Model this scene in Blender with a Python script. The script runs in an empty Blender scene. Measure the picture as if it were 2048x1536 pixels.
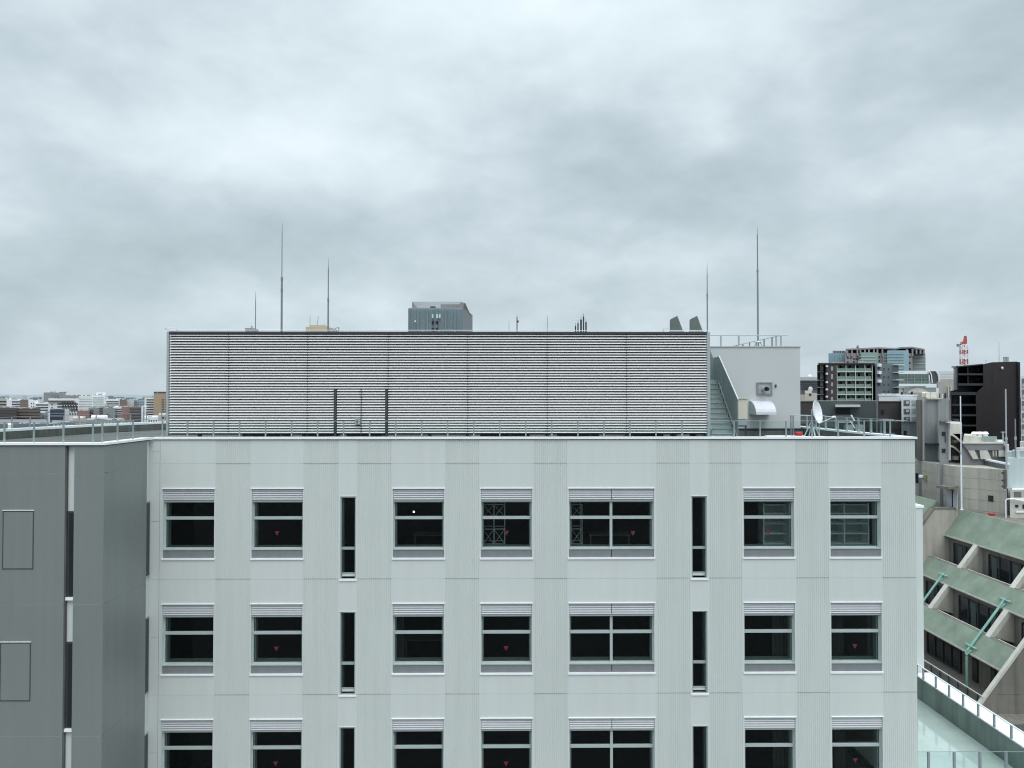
import bpy, math, random
from mathutils import Vector
R = math.radians
random.seed(7)
S = bpy.context.scene
COL = S.collection

# ---------------------------------------------------------------- camera
CZ = 32.0                       # eye height over the street
YAW, PITCH, F = R(0.6), math.atan(27/1500), 1500.0
cam_d = bpy.data.cameras.new('camera'); cam = bpy.data.objects.new('camera', cam_d); COL.objects.link(cam)
cam.location = (0, 0, CZ)
cam.rotation_euler = (R(90)+PITCH, 0, -YAW)
cam_d.sensor_width = 36; cam_d.lens = 36*F/2048; cam_d.clip_start = .1; cam_d.clip_end = 20000
S.camera = cam
S.render.resolution_x, S.render.resolution_y = 1024, 768
S.view_settings.view_transform = 'Standard'; S.view_settings.look = 'None'
S.view_settings.gamma = 1; S.view_settings.exposure = 0
S.cycles.filter_width = 1.15

fw = Vector((math.sin(YAW)*math.cos(PITCH), math.cos(YAW)*math.cos(PITCH), math.sin(PITCH)))
rt = Vector((math.cos(YAW), -math.sin(YAW), 0)); up = rt.cross(fw)
def ray(px, py): return fw + rt*((px-1024)/F) + up*((768-py)/F)
def P(px, py, Y):
    """photo measurement at a known distance -> world (X, Z)"""
    d = ray(px, py); t = Y/d.y
    return d.x*t, CZ+d.z*t
def PX(px, py, Y): return P(px, py, Y)[0]
def PZ(py, Y, px=1008): return P(px, py, Y)[1]

# ---------------------------------------------------------------- world: overcast sky
SUN_EL, SUN_ROT = R(58), R(162)
W = bpy.data.worlds.new('World'); S.world = W; W.use_nodes = True
nt = W.node_tree; nt.nodes.clear(); N = nt.nodes.new; L = nt.links.new
def vmath(op, a, b=None):
    n = N('ShaderNodeVectorMath'); n.operation = op
    for i, v in enumerate((a, b)):
        if v is None: continue
        if isinstance(v, (tuple, list, Vector)): n.inputs[i].default_value = v
        else: L(v, n.inputs[i])
    return n
def fmath(op, a, b=None, c=None, clamp=False):
    n = N('ShaderNodeMath'); n.operation = op; n.use_clamp = clamp
    for i, v in enumerate((a, b, c)):
        if v is None: continue
        if isinstance(v, (int, float)): n.inputs[i].default_value = v
        else: L(v, n.inputs[i])
    return n.outputs[0]
sky = N('ShaderNodeTexSky'); sky.sky_type = 'NISHITA'; sky.sun_disc = False
sky.sun_elevation = SUN_EL; sky.sun_rotation = SUN_ROT; sky.air_density = 1.5; sky.dust_density = 4
tc = N('ShaderNodeTexCoord'); D = vmath('NORMALIZE', tc.outputs['Generated']).outputs[0]
sep = N('ShaderNodeSeparateXYZ'); L(D, sep.inputs[0])
zc = fmath('ADD', fmath('MAXIMUM', sep.outputs[2], 0.0), 0.30)
comb = N('ShaderNodeCombineXYZ')
L(fmath('DIVIDE', sep.outputs[0], zc), comb.inputs[0]); L(fmath('DIVIDE', sep.outputs[1], zc), comb.inputs[1])
L(fmath('MULTIPLY', sep.outputs[2], 2.0), comb.inputs[2])
def noise(vec, scale, detail, rough, dist=0.0, seed=0.0):
    n = N('ShaderNodeTexNoise'); n.noise_dimensions = '3D'
    L(vmath('ADD', vec, (seed, seed*.7, 0)).outputs[0], n.inputs['Vector'])
    n.inputs['Scale'].default_value = scale; n.inputs['Detail'].default_value = detail
    n.inputs['Roughness'].default_value = rough; n.inputs['Distortion'].default_value = dist
    return n
rotm = N('ShaderNodeMapping'); rotm.vector_type = 'POINT'; L(D, rotm.inputs[0]); rotm.inputs['Rotation'].default_value = (0, R(-14), 0); rotm.inputs['Scale'].default_value = (1, 1, 1.9)
n1 = noise(rotm.outputs[0], 3.6, 6, .52, .15, 3.1)
n2 = noise(rotm.outputs[0], 9.5, 6, .55, .2, 8.7)
wn = noise(D, 3.5, 4, .55, 0, 1.7)
wob = vmath('SCALE', vmath('SUBTRACT', wn.outputs['Color'], (.5, .5, .5)).outputs[0]); wob.inputs['Scale'].default_value = .16
DW = vmath('ADD', D, wob.outputs[0]).outputs[0]
acc = fmath('ADD', fmath('MULTIPLY', fmath('SUBTRACT', n1.outputs[0], .5), 1.0), fmath('MULTIPLY', fmath('SUBTRACT', n2.outputs[0], .5), .85))
# broad cloud masses of this sky: (bearing from the photo, half width, half height, weight)
for (px, py, sx, sy, w) in [(40, 595, 220, 60, -.34), (460, 440, 360, 100, -.42), (250, 110, 230, 70, -.34), (100, 40, 200, 60, .2), (1320, 350, 320, 110, -.52),
        (1990, 190, 260, 170, -.34), (700, 500, 330, 60, -.16), (1850, 480, 260, 90, -.18), (40, 290, 240, 70, -.10), (1560, 560, 300, 60, -.20),
        (480, 240, 300, 90, .34), (1180, 90, 330, 130, .36), (800, 60, 280, 90, .16), (1700, 290, 200, 80, .22), (1000, 480, 260, 60, .16),
        (100, 400, 200, 50, .10), (1930, 330, 160, 50, .22), (1360, 520, 260, 50, .22), (820, 400, 160, 60, .2), (1080, 250, 160, 60, -.16), (930, 300, 140, 50, .14), (600, 330, 240, 70, .16), (1130, 600, 260, 40, -.08)]:
    c = ray(px, py).normalized()
    v = vmath('MULTIPLY', vmath('SUBTRACT', DW, tuple(c)).outputs[0], (F/sx, F/sx, F/sy))
    ln = vmath('LENGTH', v.outputs[0]).outputs['Value']
    g = fmath('POWER', 2.718, fmath('MULTIPLY', fmath('MULTIPLY', ln, ln), -.8))
    acc = fmath('ADD', acc, fmath('MULTIPLY', g, w))
val = fmath('ADD', fmath('MULTIPLY', acc, .85), .50, clamp=True)
ramp = N('ShaderNodeValToRGB'); L(val, ramp.inputs[0]); cr = ramp.color_ramp
cr.elements[0].position = 0.0; cr.elements[0].color = (.46, .56, .61, 1)
cr.elements[1].position = 1.0; cr.elements[1].color = (.86, .97, 1.03, 1)
e = cr.elements.new(.30); e.color = (.57, .675, .73, 1)
e = cr.elements.new(.60); e.color = (.71, .815, .88, 1)
# overcast luminance rises towards the zenith
zen = N('ShaderNodeMapRange'); zen.interpolation_type = 'SMOOTHSTEP'; L(sep.outputs[2], zen.inputs['Value'])
zen.inputs['From Min'].default_value = .42; zen.inputs['From Max'].default_value = .95
zen.inputs['To Min'].default_value = 1.0; zen.inputs['To Max'].default_value = 2.9
hor = N('ShaderNodeMapRange'); L(sep.outputs[2], hor.inputs['Value'])
hor.inputs['From Min'].default_value = 0; hor.inputs['From Max'].default_value = .11
hor.inputs['To Min'].default_value = .85; hor.inputs['To Max'].default_value = 1.0
cl = vmath('SCALE', ramp.outputs[0]); L(fmath('MULTIPLY', fmath('MULTIPLY', zen.outputs[0], hor.outputs[0]), 10.0), cl.inputs['Scale'])
mix = N('ShaderNodeMix'); mix.data_type = 'RGBA'; mix.inputs[0].default_value = .96
L(sky.outputs[0], mix.inputs[6]); L(cl.outputs[0], mix.inputs[7])
bg = N('ShaderNodeBackground'); bg.inputs[1].default_value = .1; L(mix.outputs[2], bg.inputs[0])
wo = N('ShaderNodeOutputWorld'); L(bg.outputs[0], wo.inputs[0])

# ---------------------------------------------------------------- sun behind the cloud
sd = bpy.data.lights.new('sun', 'SUN'); sd.energy = 1.3; sd.angle = R(40); sd.color = (1, .97, .94)
so = bpy.data.objects.new('sun', sd); COL.objects.link(so); so.location = (0, -20, 80)
so.rotation_euler = Vector((math.sin(SUN_ROT)*-1*math.cos(SUN_EL), -math.cos(SUN_ROT)*math.cos(SUN_EL), -math.sin(SUN_EL))).to_track_quat('-Z', 'Y').to_euler()

# ---------------------------------------------------------------- materials
MATS = {}
def mat(name, col, rough=.7, var=.06, vscale=1.2, metal=0.0, bump=0.0, streak=0.0, spec=.5, fine=0.0):
    if name in MATS: return MATS[name]
    m = bpy.data.materials.new(name); m.use_nodes = True; t = m.node_tree; b = t.nodes['Principled BSDF']
    b.inputs['Roughness'].default_value = rough; b.inputs['Metallic'].default_value = metal
    b.inputs['Specular IOR Level'].default_value = spec
    c = t.nodes.new('ShaderNodeTexCoord')
    mp = t.nodes.new('ShaderNodeMapping'); t.links.new(c.outputs['Object'], mp.inputs[0])
    n = t.nodes.new('ShaderNodeTexNoise'); n.inputs['Scale'].default_value = vscale; n.inputs['Detail'].default_value = 6
    n.inputs['Roughness'].default_value = .6; t.links.new(mp.outputs[0], n.inputs[0])
    mr = t.nodes.new('ShaderNodeMapRange'); t.links.new(n.outputs[0], mr.inputs[0])
    mr.inputs[1].default_value = .3; mr.inputs[2].default_value = .7
    mr.inputs[3].default_value = 1-var; mr.inputs[4].default_value = 1+var
    last = mr.outputs[0]
    def mul(a, b_):
        k = t.nodes.new('ShaderNodeMath'); k.operation = 'MULTIPLY'; t.links.new(a, k.inputs[0]); t.links.new(b_, k.inputs[1]); return k.outputs[0]
    if streak:
        mp2 = t.nodes.new('ShaderNodeMapping'); mp2.inputs['Scale'].default_value = (2.2, 2.2, .12); t.links.new(c.outputs['Object'], mp2.inputs[0])
        n2 = t.nodes.new('ShaderNodeTexNoise'); n2.inputs['Scale'].default_value = 1.6; n2.inputs['Detail'].default_value = 5; t.links.new(mp2.outputs[0], n2.inputs[0])
        m2 = t.nodes.new('ShaderNodeMapRange'); t.links.new(n2.outputs[0], m2.inputs[0]); m2.inputs[1].default_value = .35; m2.inputs[2].default_value = .6
        m2.inputs[3].default_value = 1-streak; m2.inputs[4].default_value = 1; last = mul(last, m2.outputs[0])
    if fine:
        n3 = t.nodes.new('ShaderNodeTexNoise'); n3.inputs['Scale'].default_value = 38; n3.inputs['Detail'].default_value = 2; t.links.new(mp.outputs[0], n3.inputs[0])
        m3 = t.nodes.new('ShaderNodeMapRange'); t.links.new(n3.outputs[0], m3.inputs[0]); m3.inputs[1].default_value = .3; m3.inputs[2].default_value = .7
        m3.inputs[3].default_value = 1-fine; m3.inputs[4].default_value = 1+fine; last = mul(last, m3.outputs[0])
    mx = t.nodes.new('ShaderNodeVectorMath'); mx.operation = 'SCALE'; mx.inputs[0].default_value = col
    t.links.new(last, mx.inputs['Scale']); t.links.new(mx.outputs[0], b.inputs['Base Color'])
    if bump:
        bp = t.nodes.new('ShaderNodeBump'); bp.inputs['Strength'].default_value = bump; bp.inputs['Distance'].default_value = .02
        t.links.new(n.outputs[0], bp.inputs['Height']); t.links.new(bp.outputs[0], b.inputs['Normal'])
    MATS[name] = m; return m
def emat(name, col, s):
    m = bpy.data.materials.new(name); m.use_nodes = True; t = m.node_tree; t.nodes.clear()
    e_ = t.nodes.new('ShaderNodeEmission'); e_.inputs[0].default_value = (*col, 1); e_.inputs[1].default_value = s
    o = t.nodes.new('ShaderNodeOutputMaterial'); t.links.new(e_.outputs[0], o.inputs[0]); MATS[name] = m; return m
def glassmat(name, tint, ior=1.45):
    m = bpy.data.materials.new(name); m.use_nodes = True; t = m.node_tree; t.nodes.clear()
    tr = t.nodes.new('ShaderNodeBsdfTransparent'); tr.inputs[0].default_value = (*tint, 1)
    gl = t.nodes.new('ShaderNodeBsdfGlossy'); gl.inputs['Roughness'].default_value = .02; gl.inputs[0].default_value = (.9, 1, .98, 1)
    fr = t.nodes.new('ShaderNodeFresnel'); fr.inputs[0].default_value = ior
    mx = t.nodes.new('ShaderNodeMixShader'); t.links.new(fr.outputs[0], mx.inputs[0]); t.links.new(tr.outputs[0], mx.inputs[1]); t.links.new(gl.outputs[0], mx.inputs[2])
    o = t.nodes.new('ShaderNodeOutputMaterial'); t.links.new(mx.outputs[0], o.inputs[0]); MATS[name] = m; return m

M_PANEL = mat('facade_panel', (.625, .66, .635), .55, .025, .5, streak=.035, fine=.03)
M_RIB = mat('ribbed_panel', (.60, .635, .61), .6, .02, .5, streak=.04)
M_GREY = mat('grey_panel', (.205, .226, .217), .42, .035, .35, streak=.05, fine=.03)
M_GAP = mat('joint_gap', (.34, .37, .36), .8)
M_CAP = mat('white_cap', (.86, .89, .90), .4, .03, 2)
M_DARKLINE = mat('dark_flashing', (.05, .06, .065), .6)
M_FRAME = mat('window_aluminium', (.43, .49, .48), .45, .03, 3, metal=.0)
M_REVEAL = mat('reveal_metal', (.34, .40, .39), .5, .03, 3)
M_SHUT = mat('shutter_metal', (.56, .575, .59), .5, .05, 2.5)
M_SPAN = mat('spandrel_grey', (.20, .215, .22), .7, .08, 4, fine=.05)
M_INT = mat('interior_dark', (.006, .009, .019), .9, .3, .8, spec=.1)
M_GLASS = glassmat('clear_glass', (.74, .78, .77), 1.30)
M_RGLASS = glassmat('rail_glass', (.95, .98, .975), 1.06)
M_DGLASS = mat('dark_glass', (.018, .022, .028), .12, .2, .3)
M_GALV = mat('galvanised_steel', (.42, .47, .48), .45, .08, 6, metal=.35)
M_RAIL = mat('rail_steel', (.25, .30, .30), .5, .1, 6)
M_ROD = mat('rod_steel', (.22, .24, .26), .5, .08, 6)
M_SLAT = mat('white_slat', (.93, .92, .91), .45, .02, 1)
M_BLACK = mat('flat_black', (.012, .013, .016), .7)
M_CHAR = mat('charcoal_steel', (.045, .05, .058), .55)
M_DECK = mat('roof_deck', (.085, .088, .08), .8, .28, .55, bump=.3, fine=.08)
M_MOSS = mat('moss', (.05, .075, .02), .95, .4, 3, bump=.6)
M_UPST = mat('upstand_concrete', (.12, .125, .115), .8, .25, .9, streak=.25)
M_WHITE = mat('white_paint', (.80, .82, .84), .5, .04, 2)
M_STAIR = mat('stair_steel', (.20, .245, .24), .5, .10, 1.6, streak=.12)
M_TREAD = mat('tread_steel', (.33, .39, .385), .6, .12, 4)
M_HOOD = mat('duct_steel', (.15, .18, .17), .5, .12, 1.8, streak=.15)
M_CREAM = mat('cream_enamel', (.66, .63, .54), .5, .04, 2)
M_RED = mat('red_plastic', (.45, .015, .02), .5)
M_STICK = mat('red_sticker', (.14, .014, .018), .7, .2, 20)
M_PENT = mat('penthouse_panel', (.53, .555, .555), .6, .03, .5, fine=.04)
M_CONC = mat('beige_concrete', (.43, .405, .355), .85, .10, .7, streak=.16, bump=.1, fine=.05)
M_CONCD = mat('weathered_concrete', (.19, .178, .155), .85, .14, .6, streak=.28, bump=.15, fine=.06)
M_CONCL = mat('pale_concrete', (.56, .54, .49), .85, .10, .9, streak=.1, fine=.05)
M_COPPER = mat('green_roofing', (.205, .252, .198), .8, .20, .8, bump=.1, fine=.12)
M_TEAL = mat('teal_pipe', (.23, .44, .37), .55, .12, 3)
M_MEMB = mat('wet_membrane', (.56, .66, .62), .07, .14, .5, metal=.4)
M_SLATE = mat('slate_parapet', (.10, .115, .125), .6, .15, 1)
M_PGREY = mat('dark_green_parapet', (.115, .155, .14), .5, .25, .8, streak=.3)

# ---------------------------------------------------------------- mesh helpers
ORG = {}
class MB:
    def __init__(s): s.v = []; s.f = []; s.mi = []; s.cur = 0
    def face(s, pts):
        k = len(s.v); s.v += [tuple(p) for p in pts]; s.f.append(list(range(k, k+len(pts)))); s.mi.append(s.cur)
    def box(s, x0, x1, y0, y1, z0, z1):
        k = len(s.v)
        s.v += [(x, y, z) for z in (z0, z1) for y in (y0, y1) for x in (x0, x1)]
        for q in ((0, 2, 3, 1), (4, 5, 7, 6), (0, 1, 5, 4), (2, 6, 7, 3), (0, 4, 6, 2), (1, 3, 7, 5)):
            s.f.append([k+i for i in q]); s.mi.append(s.cur)
        return s
    def ext(s, pts, vec):
        """polygon extruded along vec"""
        n = len(pts); k = len(s.v); v = Vector(vec)
        s.v += [tuple(p) for p in pts] + [tuple(Vector(p)+v) for p in pts]
        s.f.append([k+i for i in range(n)]); s.f.append([k+n+i for i in reversed(range(n))]); s.mi += [s.cur]*2
        for i in range(n):
            j = (i+1) % n; s.f.append([k+i, k+n+i, k+n+j, k+j]); s.mi.append(s.cur)
        return s
    def tube(s, a, b, r, r2=None, n=8, cap=True):
        a = Vector(a); b = Vector(b); r2 = r if r2 is None else r2; d = (b-a).normalized()
        q = Vector((0, 0, 1)) if abs(d.z) < .9 else Vector((1, 0, 0)); u = d.cross(q).normalized(); w = d.cross(u)
        k = len(s.v)
        for c, rr in ((a, r), (b, r2)):
            for i in range(n):
                t = 2*math.pi*i/n; s.v.append(tuple(c+u*math.cos(t)*rr+w*math.sin(t)*rr))
        for i in range(n):
            j = (i+1) % n; s.f.append([k+i, k+j, k+n+j, k+n+i]); s.mi.append(s.cur)
        if cap: s.f.append([k+i for i in reversed(range(n))]); s.f.append([k+n+i for i in range(n)]); s.mi += [s.cur]*2
        return s
    def path(s, pts, r, n=8):
        for a, b in zip(pts, pts[1:]): s.tube(a, b, r, n=n)
        return s
    def lathe(s, c, prof, n=24):
        """profile [(r, z)] round the vertical through c"""
        k = len(s.v); m = len(prof)
        for r, z in prof:
            for i in range(n):
                t = 2*math.pi*i/n; s.v.append((c[0]+r*math.cos(t), c[1]+r*math.sin(t), c[2]+z))
        for a in range(m-1):
            for i in range(n):
                j = (i+1) % n; s.f.append([k+a*n+i, k+a*n+j, k+(a+1)*n+j, k+(a+1)*n+i]); s.mi.append(s.cur)
        s.f.append([k+i for i in reversed(range(n))]); s.f.append([k+(m-1)*n+i for i in range(n)]); s.mi += [s.cur]*2
        return s
    def holes(s, x0, x1, z0, z1, y0, y1, hs):
        """wall facing -Y with rectangular openings (hx0,hx1,hz0,hz1) and their reveals"""
        xs = sorted({x0, x1, *[min(max(h[i], x0), x1) for h in hs for i in (0, 1)]})
        zs = sorted({z0, z1, *[min(max(h[i], z0), z1) for h in hs for i in (2, 3)]})
        def solid(i, j):
            if i < 0 or j < 0 or i >= len(xs)-1 or j >= len(zs)-1: return False
            cx = (xs[i]+xs[i+1])/2; cz = (zs[j]+zs[j+1])/2
            return not any(h[0] < cx < h[1] and h[2] < cz < h[3] for h in hs)
        for i in range(len(xs)-1):
            for j in range(len(zs)-1):
                if not solid(i, j): continue
                a, b, c, d = xs[i], xs[i+1], zs[j], zs[j+1]
                s.face([(a, y0, c), (b, y0, c), (b, y0, d), (a, y0, d)]); s.face([(a, y1, c), (a, y1, d), (b, y1, d), (b, y1, c)])
                if not solid(i-1, j): s.face([(a, y0, c), (a, y0, d), (a, y1, d), (a, y1, c)])
                if not solid(i+1, j): s.face([(b, y0, c), (b, y1, c), (b, y1, d), (b, y0, d)])
                if not solid(i, j-1): s.face([(a, y0, c), (a, y1, c), (b, y1, c), (b, y0, c)])
                if not solid(i, j+1): s.face([(a, y0, d), (b, y0, d), (b, y1, d), (a, y1, d)])
        return s
    def build(s, name, m, parent=None, smooth=False, bevel=0):
        me = bpy.data.meshes.new(name); o = ORG[parent.name] if parent else Vector((0, 0, 0))
        me.from_pydata([tuple(Vector(p)-o) for p in s.v], [], s.f)
        for mm in (m if isinstance(m, (list, tuple)) else [m]): me.materials.append(mm)
        me.polygons.foreach_set('material_index', s.mi)
        me.validate()
        if smooth: me.polygons.foreach_set('use_smooth', [True]*len(me.polygons)); 
        me.update(); ob = bpy.data.objects.new(name, me); COL.objects.link(ob)
        if smooth:
            md = ob.modifiers.new('split', 'EDGE_SPLIT'); md.split_angle = R(40)
        if bevel:
            md = ob.modifiers.new('bevel', 'BEVEL'); md.width = bevel; md.segments = 2
        if parent: ob.parent = parent
        ORG[ob.name] = o
        return ob
def tag(o, label=None, cat=None, group=None, kind=None):
    if label: o['label'] = label
    if cat: o['category'] = cat
    if group: o['group'] = group
    if kind: o['kind'] = kind
    return o
def thing(name, loc, label, cat, group=None):
    o = bpy.data.objects.new(name, None); COL.objects.link(o); o.location = loc; o.empty_display_size = .3
    ORG[o.name] = Vector(loc); return tag(o, label, cat, group)
def box(name, m, par, x0, x1, y0, y1, z0, z1, bevel=0):
    return MB().box(x0, x1, y0, y1, z0, z1).build(name, m, par, bevel=bevel)
UNIT = {}
def ubox(name, m, par, x0, x1, y0, y1, z0, z1):
    """small repeated part: shared unit cube, moved and sized"""
    key = (name, m.name)
    if key not in UNIT:
        me = bpy.data.meshes.new(name); b = MB().box(-.5, .5, -.5, .5, -.5, .5)
        me.from_pydata(b.v, [], b.f); me.materials.append(m); UNIT[key] = me
    o = bpy.data.objects.new(name, UNIT[key]); COL.objects.link(o); o.parent = par
    o.location = Vector(((x0+x1)/2, (y0+y1)/2, (z0+z1)/2))-ORG[par.name]; o.scale = (abs(x1-x0), abs(y1-y0), abs(z1-z0))
    return o
def clone(proto, par, off):
    """copy a top-level prototype tree as a part (with sub-parts) of par, shifted by off"""
    c = proto.copy(); COL.objects.link(c); c.parent = par; c.location = Vector(off)-ORG[par.name]
    for ch in proto.children:
        d = ch.copy(); COL.objects.link(d); d.parent = c
    return c
def copy_thing(o, loc, label):
    c = o.copy(); COL.objects.link(c); c.location = loc; c['label'] = label; ORG[c.name] = Vector(loc)
    for ch in o.children:
        d = ch.copy(); COL.objects.link(d); d.parent = c
        for g in ch.children:
            h = g.copy(); COL.objects.link(h); h.parent = d
    return c

# ================================================================ ground
gm = mat('city_ground', (.10, .10, .10), .9, .3, .02)
g = MB(); g.face([(-6000, -3000, 0), (6000, -3000, 0), (6000, 9000, 0), (-6000, 9000, 0)])
tag(g.build('ground', gm), kind='structure')

# ================================================================ main building
FY = 26.0                       # facade plane
WY = 22.9                       # front of the projecting wing
XL = PX(208, 1000, WY)          # side wall of the wing
XR = PX(1832.5, 1150, FY)
ZTOP = PZ(880, FY)
DECK = 30.22
GX = lambda px: PX(px, 1050, FY)
main = thing('office_building', (0, FY, 0), 'pale grey office block with ribbed wall panels, rows of dark windows and a flat roof', 'building')
# window openings
S1 = 57.69                      # px per metre on the facade
rowtop = [PZ(977.5, FY), PZ(1207.3, FY), PZ(1437.3, FY)]
WH = 138.5/S1; WW = 101.5/S1; DWW = 170/S1
cols = [('single', 325.5), ('single', 503), ('single', 786), ('single', 962), ('double', 1138), ('single', 1487.5), ('single', 1661)]
slits = [680.5, 1383]
slittop = [PZ(992.5, FY), PZ(1222.5, FY), PZ(1453, FY)]; SH = 165/S1; SWW = 31/S1
holes = []
for k, px in cols:
    x = GX(px)
    for zt in rowtop: holes.append((x, x+(WW if k == 'single' else DWW), zt-WH, zt))
for px in slits:
    x = GX(px)
    for zt in slittop: holes.append((x, x+SWW, zt-SH, zt))
bands = [(430, 500), (606, 676), (714, 782), (890, 958), (1067, 1134), (1312, 1379), (1417, 1483), (1591, 1657), (1763, 1832.5)]
zj = [0.0, PZ(1848, FY), PZ(1618, FY), PZ(1388, FY), PZ(1157.5, FY), PZ(927, FY), ZTOP]
wall = MB(); rib = MB(); gap = MB()
edges = [300+4]+[b for bb in bands for b in bb]
xs = [XL] + [GX(b) for bb in bands for b in bb]; xs[-1] = XR
strip_x = GX(319)
for i in range(len(xs)-1):
    a, b = xs[i], xs[i+1]; ribbed = (i % 2 == 1)
    gp = .014 if ribbed else .005
    hs = [h for h in holes if h[0] > a-.2 and h[1] < b+.2]
    for j in range(len(zj)-1):
        z0, z1 = zj[j]+(gp if j else 0), zj[j+1]
        if ribbed:
            p = (b-a)/max(1, round((b-a)/.072)); n = round((b-a)/p); pts = []
            for q in range(n):
                o = a+q*p; pts += [(o, 0), (o+p*.62, 0), (o+p*.70, .010), (o+p*.92, .010)]
            pts.append((b, 0))
            for (x_0, d0), (x_1, d1) in zip(pts, pts[1:]):
                rib.face([(x_0, FY+d0+.004, z0), (x_1, FY+d1+.004, z0), (x_1, FY+d1+.004, z1), (x_0, FY+d0+.004, z1)])
            rib.box(a+.002, b-.002, FY+.03, FY+.25, z0, z1)
        else:
            hh = [(max(h[0], a), min(h[1], b), max(h[2], z0), min(h[3], z1)) for h in hs if h[3] > z0 and h[2] < z1]
            if i == 0:
                sx = strip_x
                zz = [z0, z1] if j in (0,) else [z0, (z0+z1)/2, z1]
                for t in range(len(zz)-1): wall.box(a, sx-.006, FY, FY+.25, zz[t]+(.012 if t else 0), zz[t+1])
                wall.holes(sx+.006, b, z0, z1, FY, FY+.25, hh)
            else: wall.holes(a, b, z0, z1, FY, FY+.25, hh)
gap.box(XL, strip_x+.02, FY+.02, FY+.03, 0, ZTOP)
for j in range(1, len(zj)-1):
    for i in range(len(xs)-1):
        gap.box(xs[i], xs[i+1], FY+.012, FY+.022, zj[j]-.03, zj[j]+.03)
wall.build('wall', M_PANEL, main); rib.build('ribbed_cladding', M_RIB, main); gap.build('panel_joint', M_GAP, main)
# side / back walls
bk = MB(); bk.box(XR-.3, XR, FY+.26, 44, 0, ZTOP); bk.box(XL, XR-.31, 43.7, 44, 0, ZTOP)
bk.build('side_wall', M_PANEL, main)
# interior of the floors
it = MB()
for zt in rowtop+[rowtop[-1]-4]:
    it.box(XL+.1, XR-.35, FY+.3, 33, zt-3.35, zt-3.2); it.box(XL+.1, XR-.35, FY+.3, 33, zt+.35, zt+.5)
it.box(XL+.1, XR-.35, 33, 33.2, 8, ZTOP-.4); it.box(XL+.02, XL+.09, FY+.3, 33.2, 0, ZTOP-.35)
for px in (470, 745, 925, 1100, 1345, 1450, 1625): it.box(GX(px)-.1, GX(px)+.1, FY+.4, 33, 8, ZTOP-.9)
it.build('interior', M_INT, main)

# ---- window prototypes (origin = top-left-front of the opening), kept as first instances
def make_window(double):
    w = DWW if double else WW; H = WH
    fr = MB(); y = .16
    def bar(x0, x1, z0, z1, d0=y, d1=y+.07): fr.box(x0, x1, d0, d1, z0, z1)
    zs_t, zg_t, zm, zg_b = -.395, -.425, (-.965, -1.065), -2.03
    fr.box(0, w, .06, y, zs_t-.05, zs_t)                                   # head under the shutter box
    bar(0, .045, zg_b-.035, zs_t-.05); bar(w-.045, w, zg_b-.035, zs_t-.05)
    bar(.045, w-.045, zs_t-.09, zs_t-.05); bar(.045, w-.045, zm[1], zm[0], y-.03); bar(.045, w-.045, zg_b-.035, zg_b)
    if double: bar(w/2-.045, w/2+.045, zg_b-.05, zs_t-.09, y-.035)
    fr.box(0, w, .01, y+.07, zg_b-.068, zg_b-.037)                            # ledge
    f = fr.build('window', M_FRAME)
    p = MB()
    for a, b in ([(.045, w-.045)] if not double else [(.045, w/2-.045), (w/2+.045, w-.045)]):
        p.box(a, b, y+.03, y+.038, zm[0], zs_t-.09); p.box(a, b, y+.03, y+.038, zg_b, zm[1])
    o = p.build('pane', M_GLASS, f)
    s = MB(); halves = [(.012, w-.012)] if not double else [(.012, w/2-.012), (w/2+.012, w-.012)]
    for a, b in halves:
        n = 5; h = .375/n
        for q in range(n):
            zt_ = -.015-q*h
            s.ext([(a, .06, zt_), (a, .022, zt_-h*.5), (a, .022, zt_-h*.7), (a, .06, zt_-h*.78), (a, .06, zt_-h)], (b-a, 0, 0))
        s.box(a, b, .062, .2, -.385, -.015)
    s.build('shutter_box', M_SHUT, f)
    q = MB(); 
    for a, b in halves: q.box(a, b, .03, .15, -H+.03, zg_b-.07)
    q.build('spandrel', M_SPAN, f)
    l = MB(); l.box(-.03, w+.03, -.035, .03, -H-.03, -H+.028); l.build('sill', M_CAP, f); l = MB(); l.box(-.03, w+.03, -.03, .02, .004, .03); l.build('head_trim', M_CAP, f)
    rv = MB(); rv.box(.001, .006, .02, y, -H+.03, -.01); rv.box(w-.006, w-.001, .02, y, -H+.03, -.01)
    for side in (0, 1):   # inner room-side jambs seen through the glass
        xx = .05 if side == 0 else w-.09
        rv.box(xx, xx+.04, y+.075, y+.30, zg_b, zs_t-.09)
    rv.box(.05, w-.05, y+.08, y+.42, zg_b-.03, zg_b+.0)
    rv.build('reveal', mat('pale_jamb', (.62, .68, .66), .5), f)
    return f
def make_slit():
    w = SWW; H = SH; fr = MB(); y = .12; zt1 = -(1094-992.5)/S1; zt2 = -(1099-992.5)/S1; zb = -(1145-992.5)/S1
    fr.box(0, .035, .02, y+.06, -H+.02, 0); fr.box(w-.035, w, .02, y+.06, -H+.02, 0); fr.box(.035, w-.035, .02, y+.06, -.045, 0)
    fr.box(.035, w-.035, y-.02, y+.06, zt2, zt1); fr.box(.035, w-.035, y-.01, y+.06, zb-.03, zb)
    f = fr.build('slit_window', M_REVEAL)
    p = MB(); p.box(.035, w-.035, y+.03, y+.038, zt1, -.045); p.box(.035, w-.035, y+.03, y+.038, zb, zt2); p.build('pane', M_GLASS, f)
    b = MB(); b.box(.05, w-.05, y+.0, y+.05, -H+.09, zb-.035); b.build('vent_panel', M_PANEL, f)
    l = MB(); l.box(-.03, w+.03, -.03, .04, -H-.04, -H+.018); l.build('sill', M_CAP, f); l = MB(); l.box(-.015, w+.015, -.01, .01, .003, .016); l.build('head_trim', M_CAP, f)
    i = MB(); i.box(.04, .075, y+.07, y+.3, -H+.1, -.05); i.box(w-.075, w-.04, y+.07, y+.3, -H+.1, -.05); i.build('reveal', M_REVEAL, f)
    return f
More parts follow.
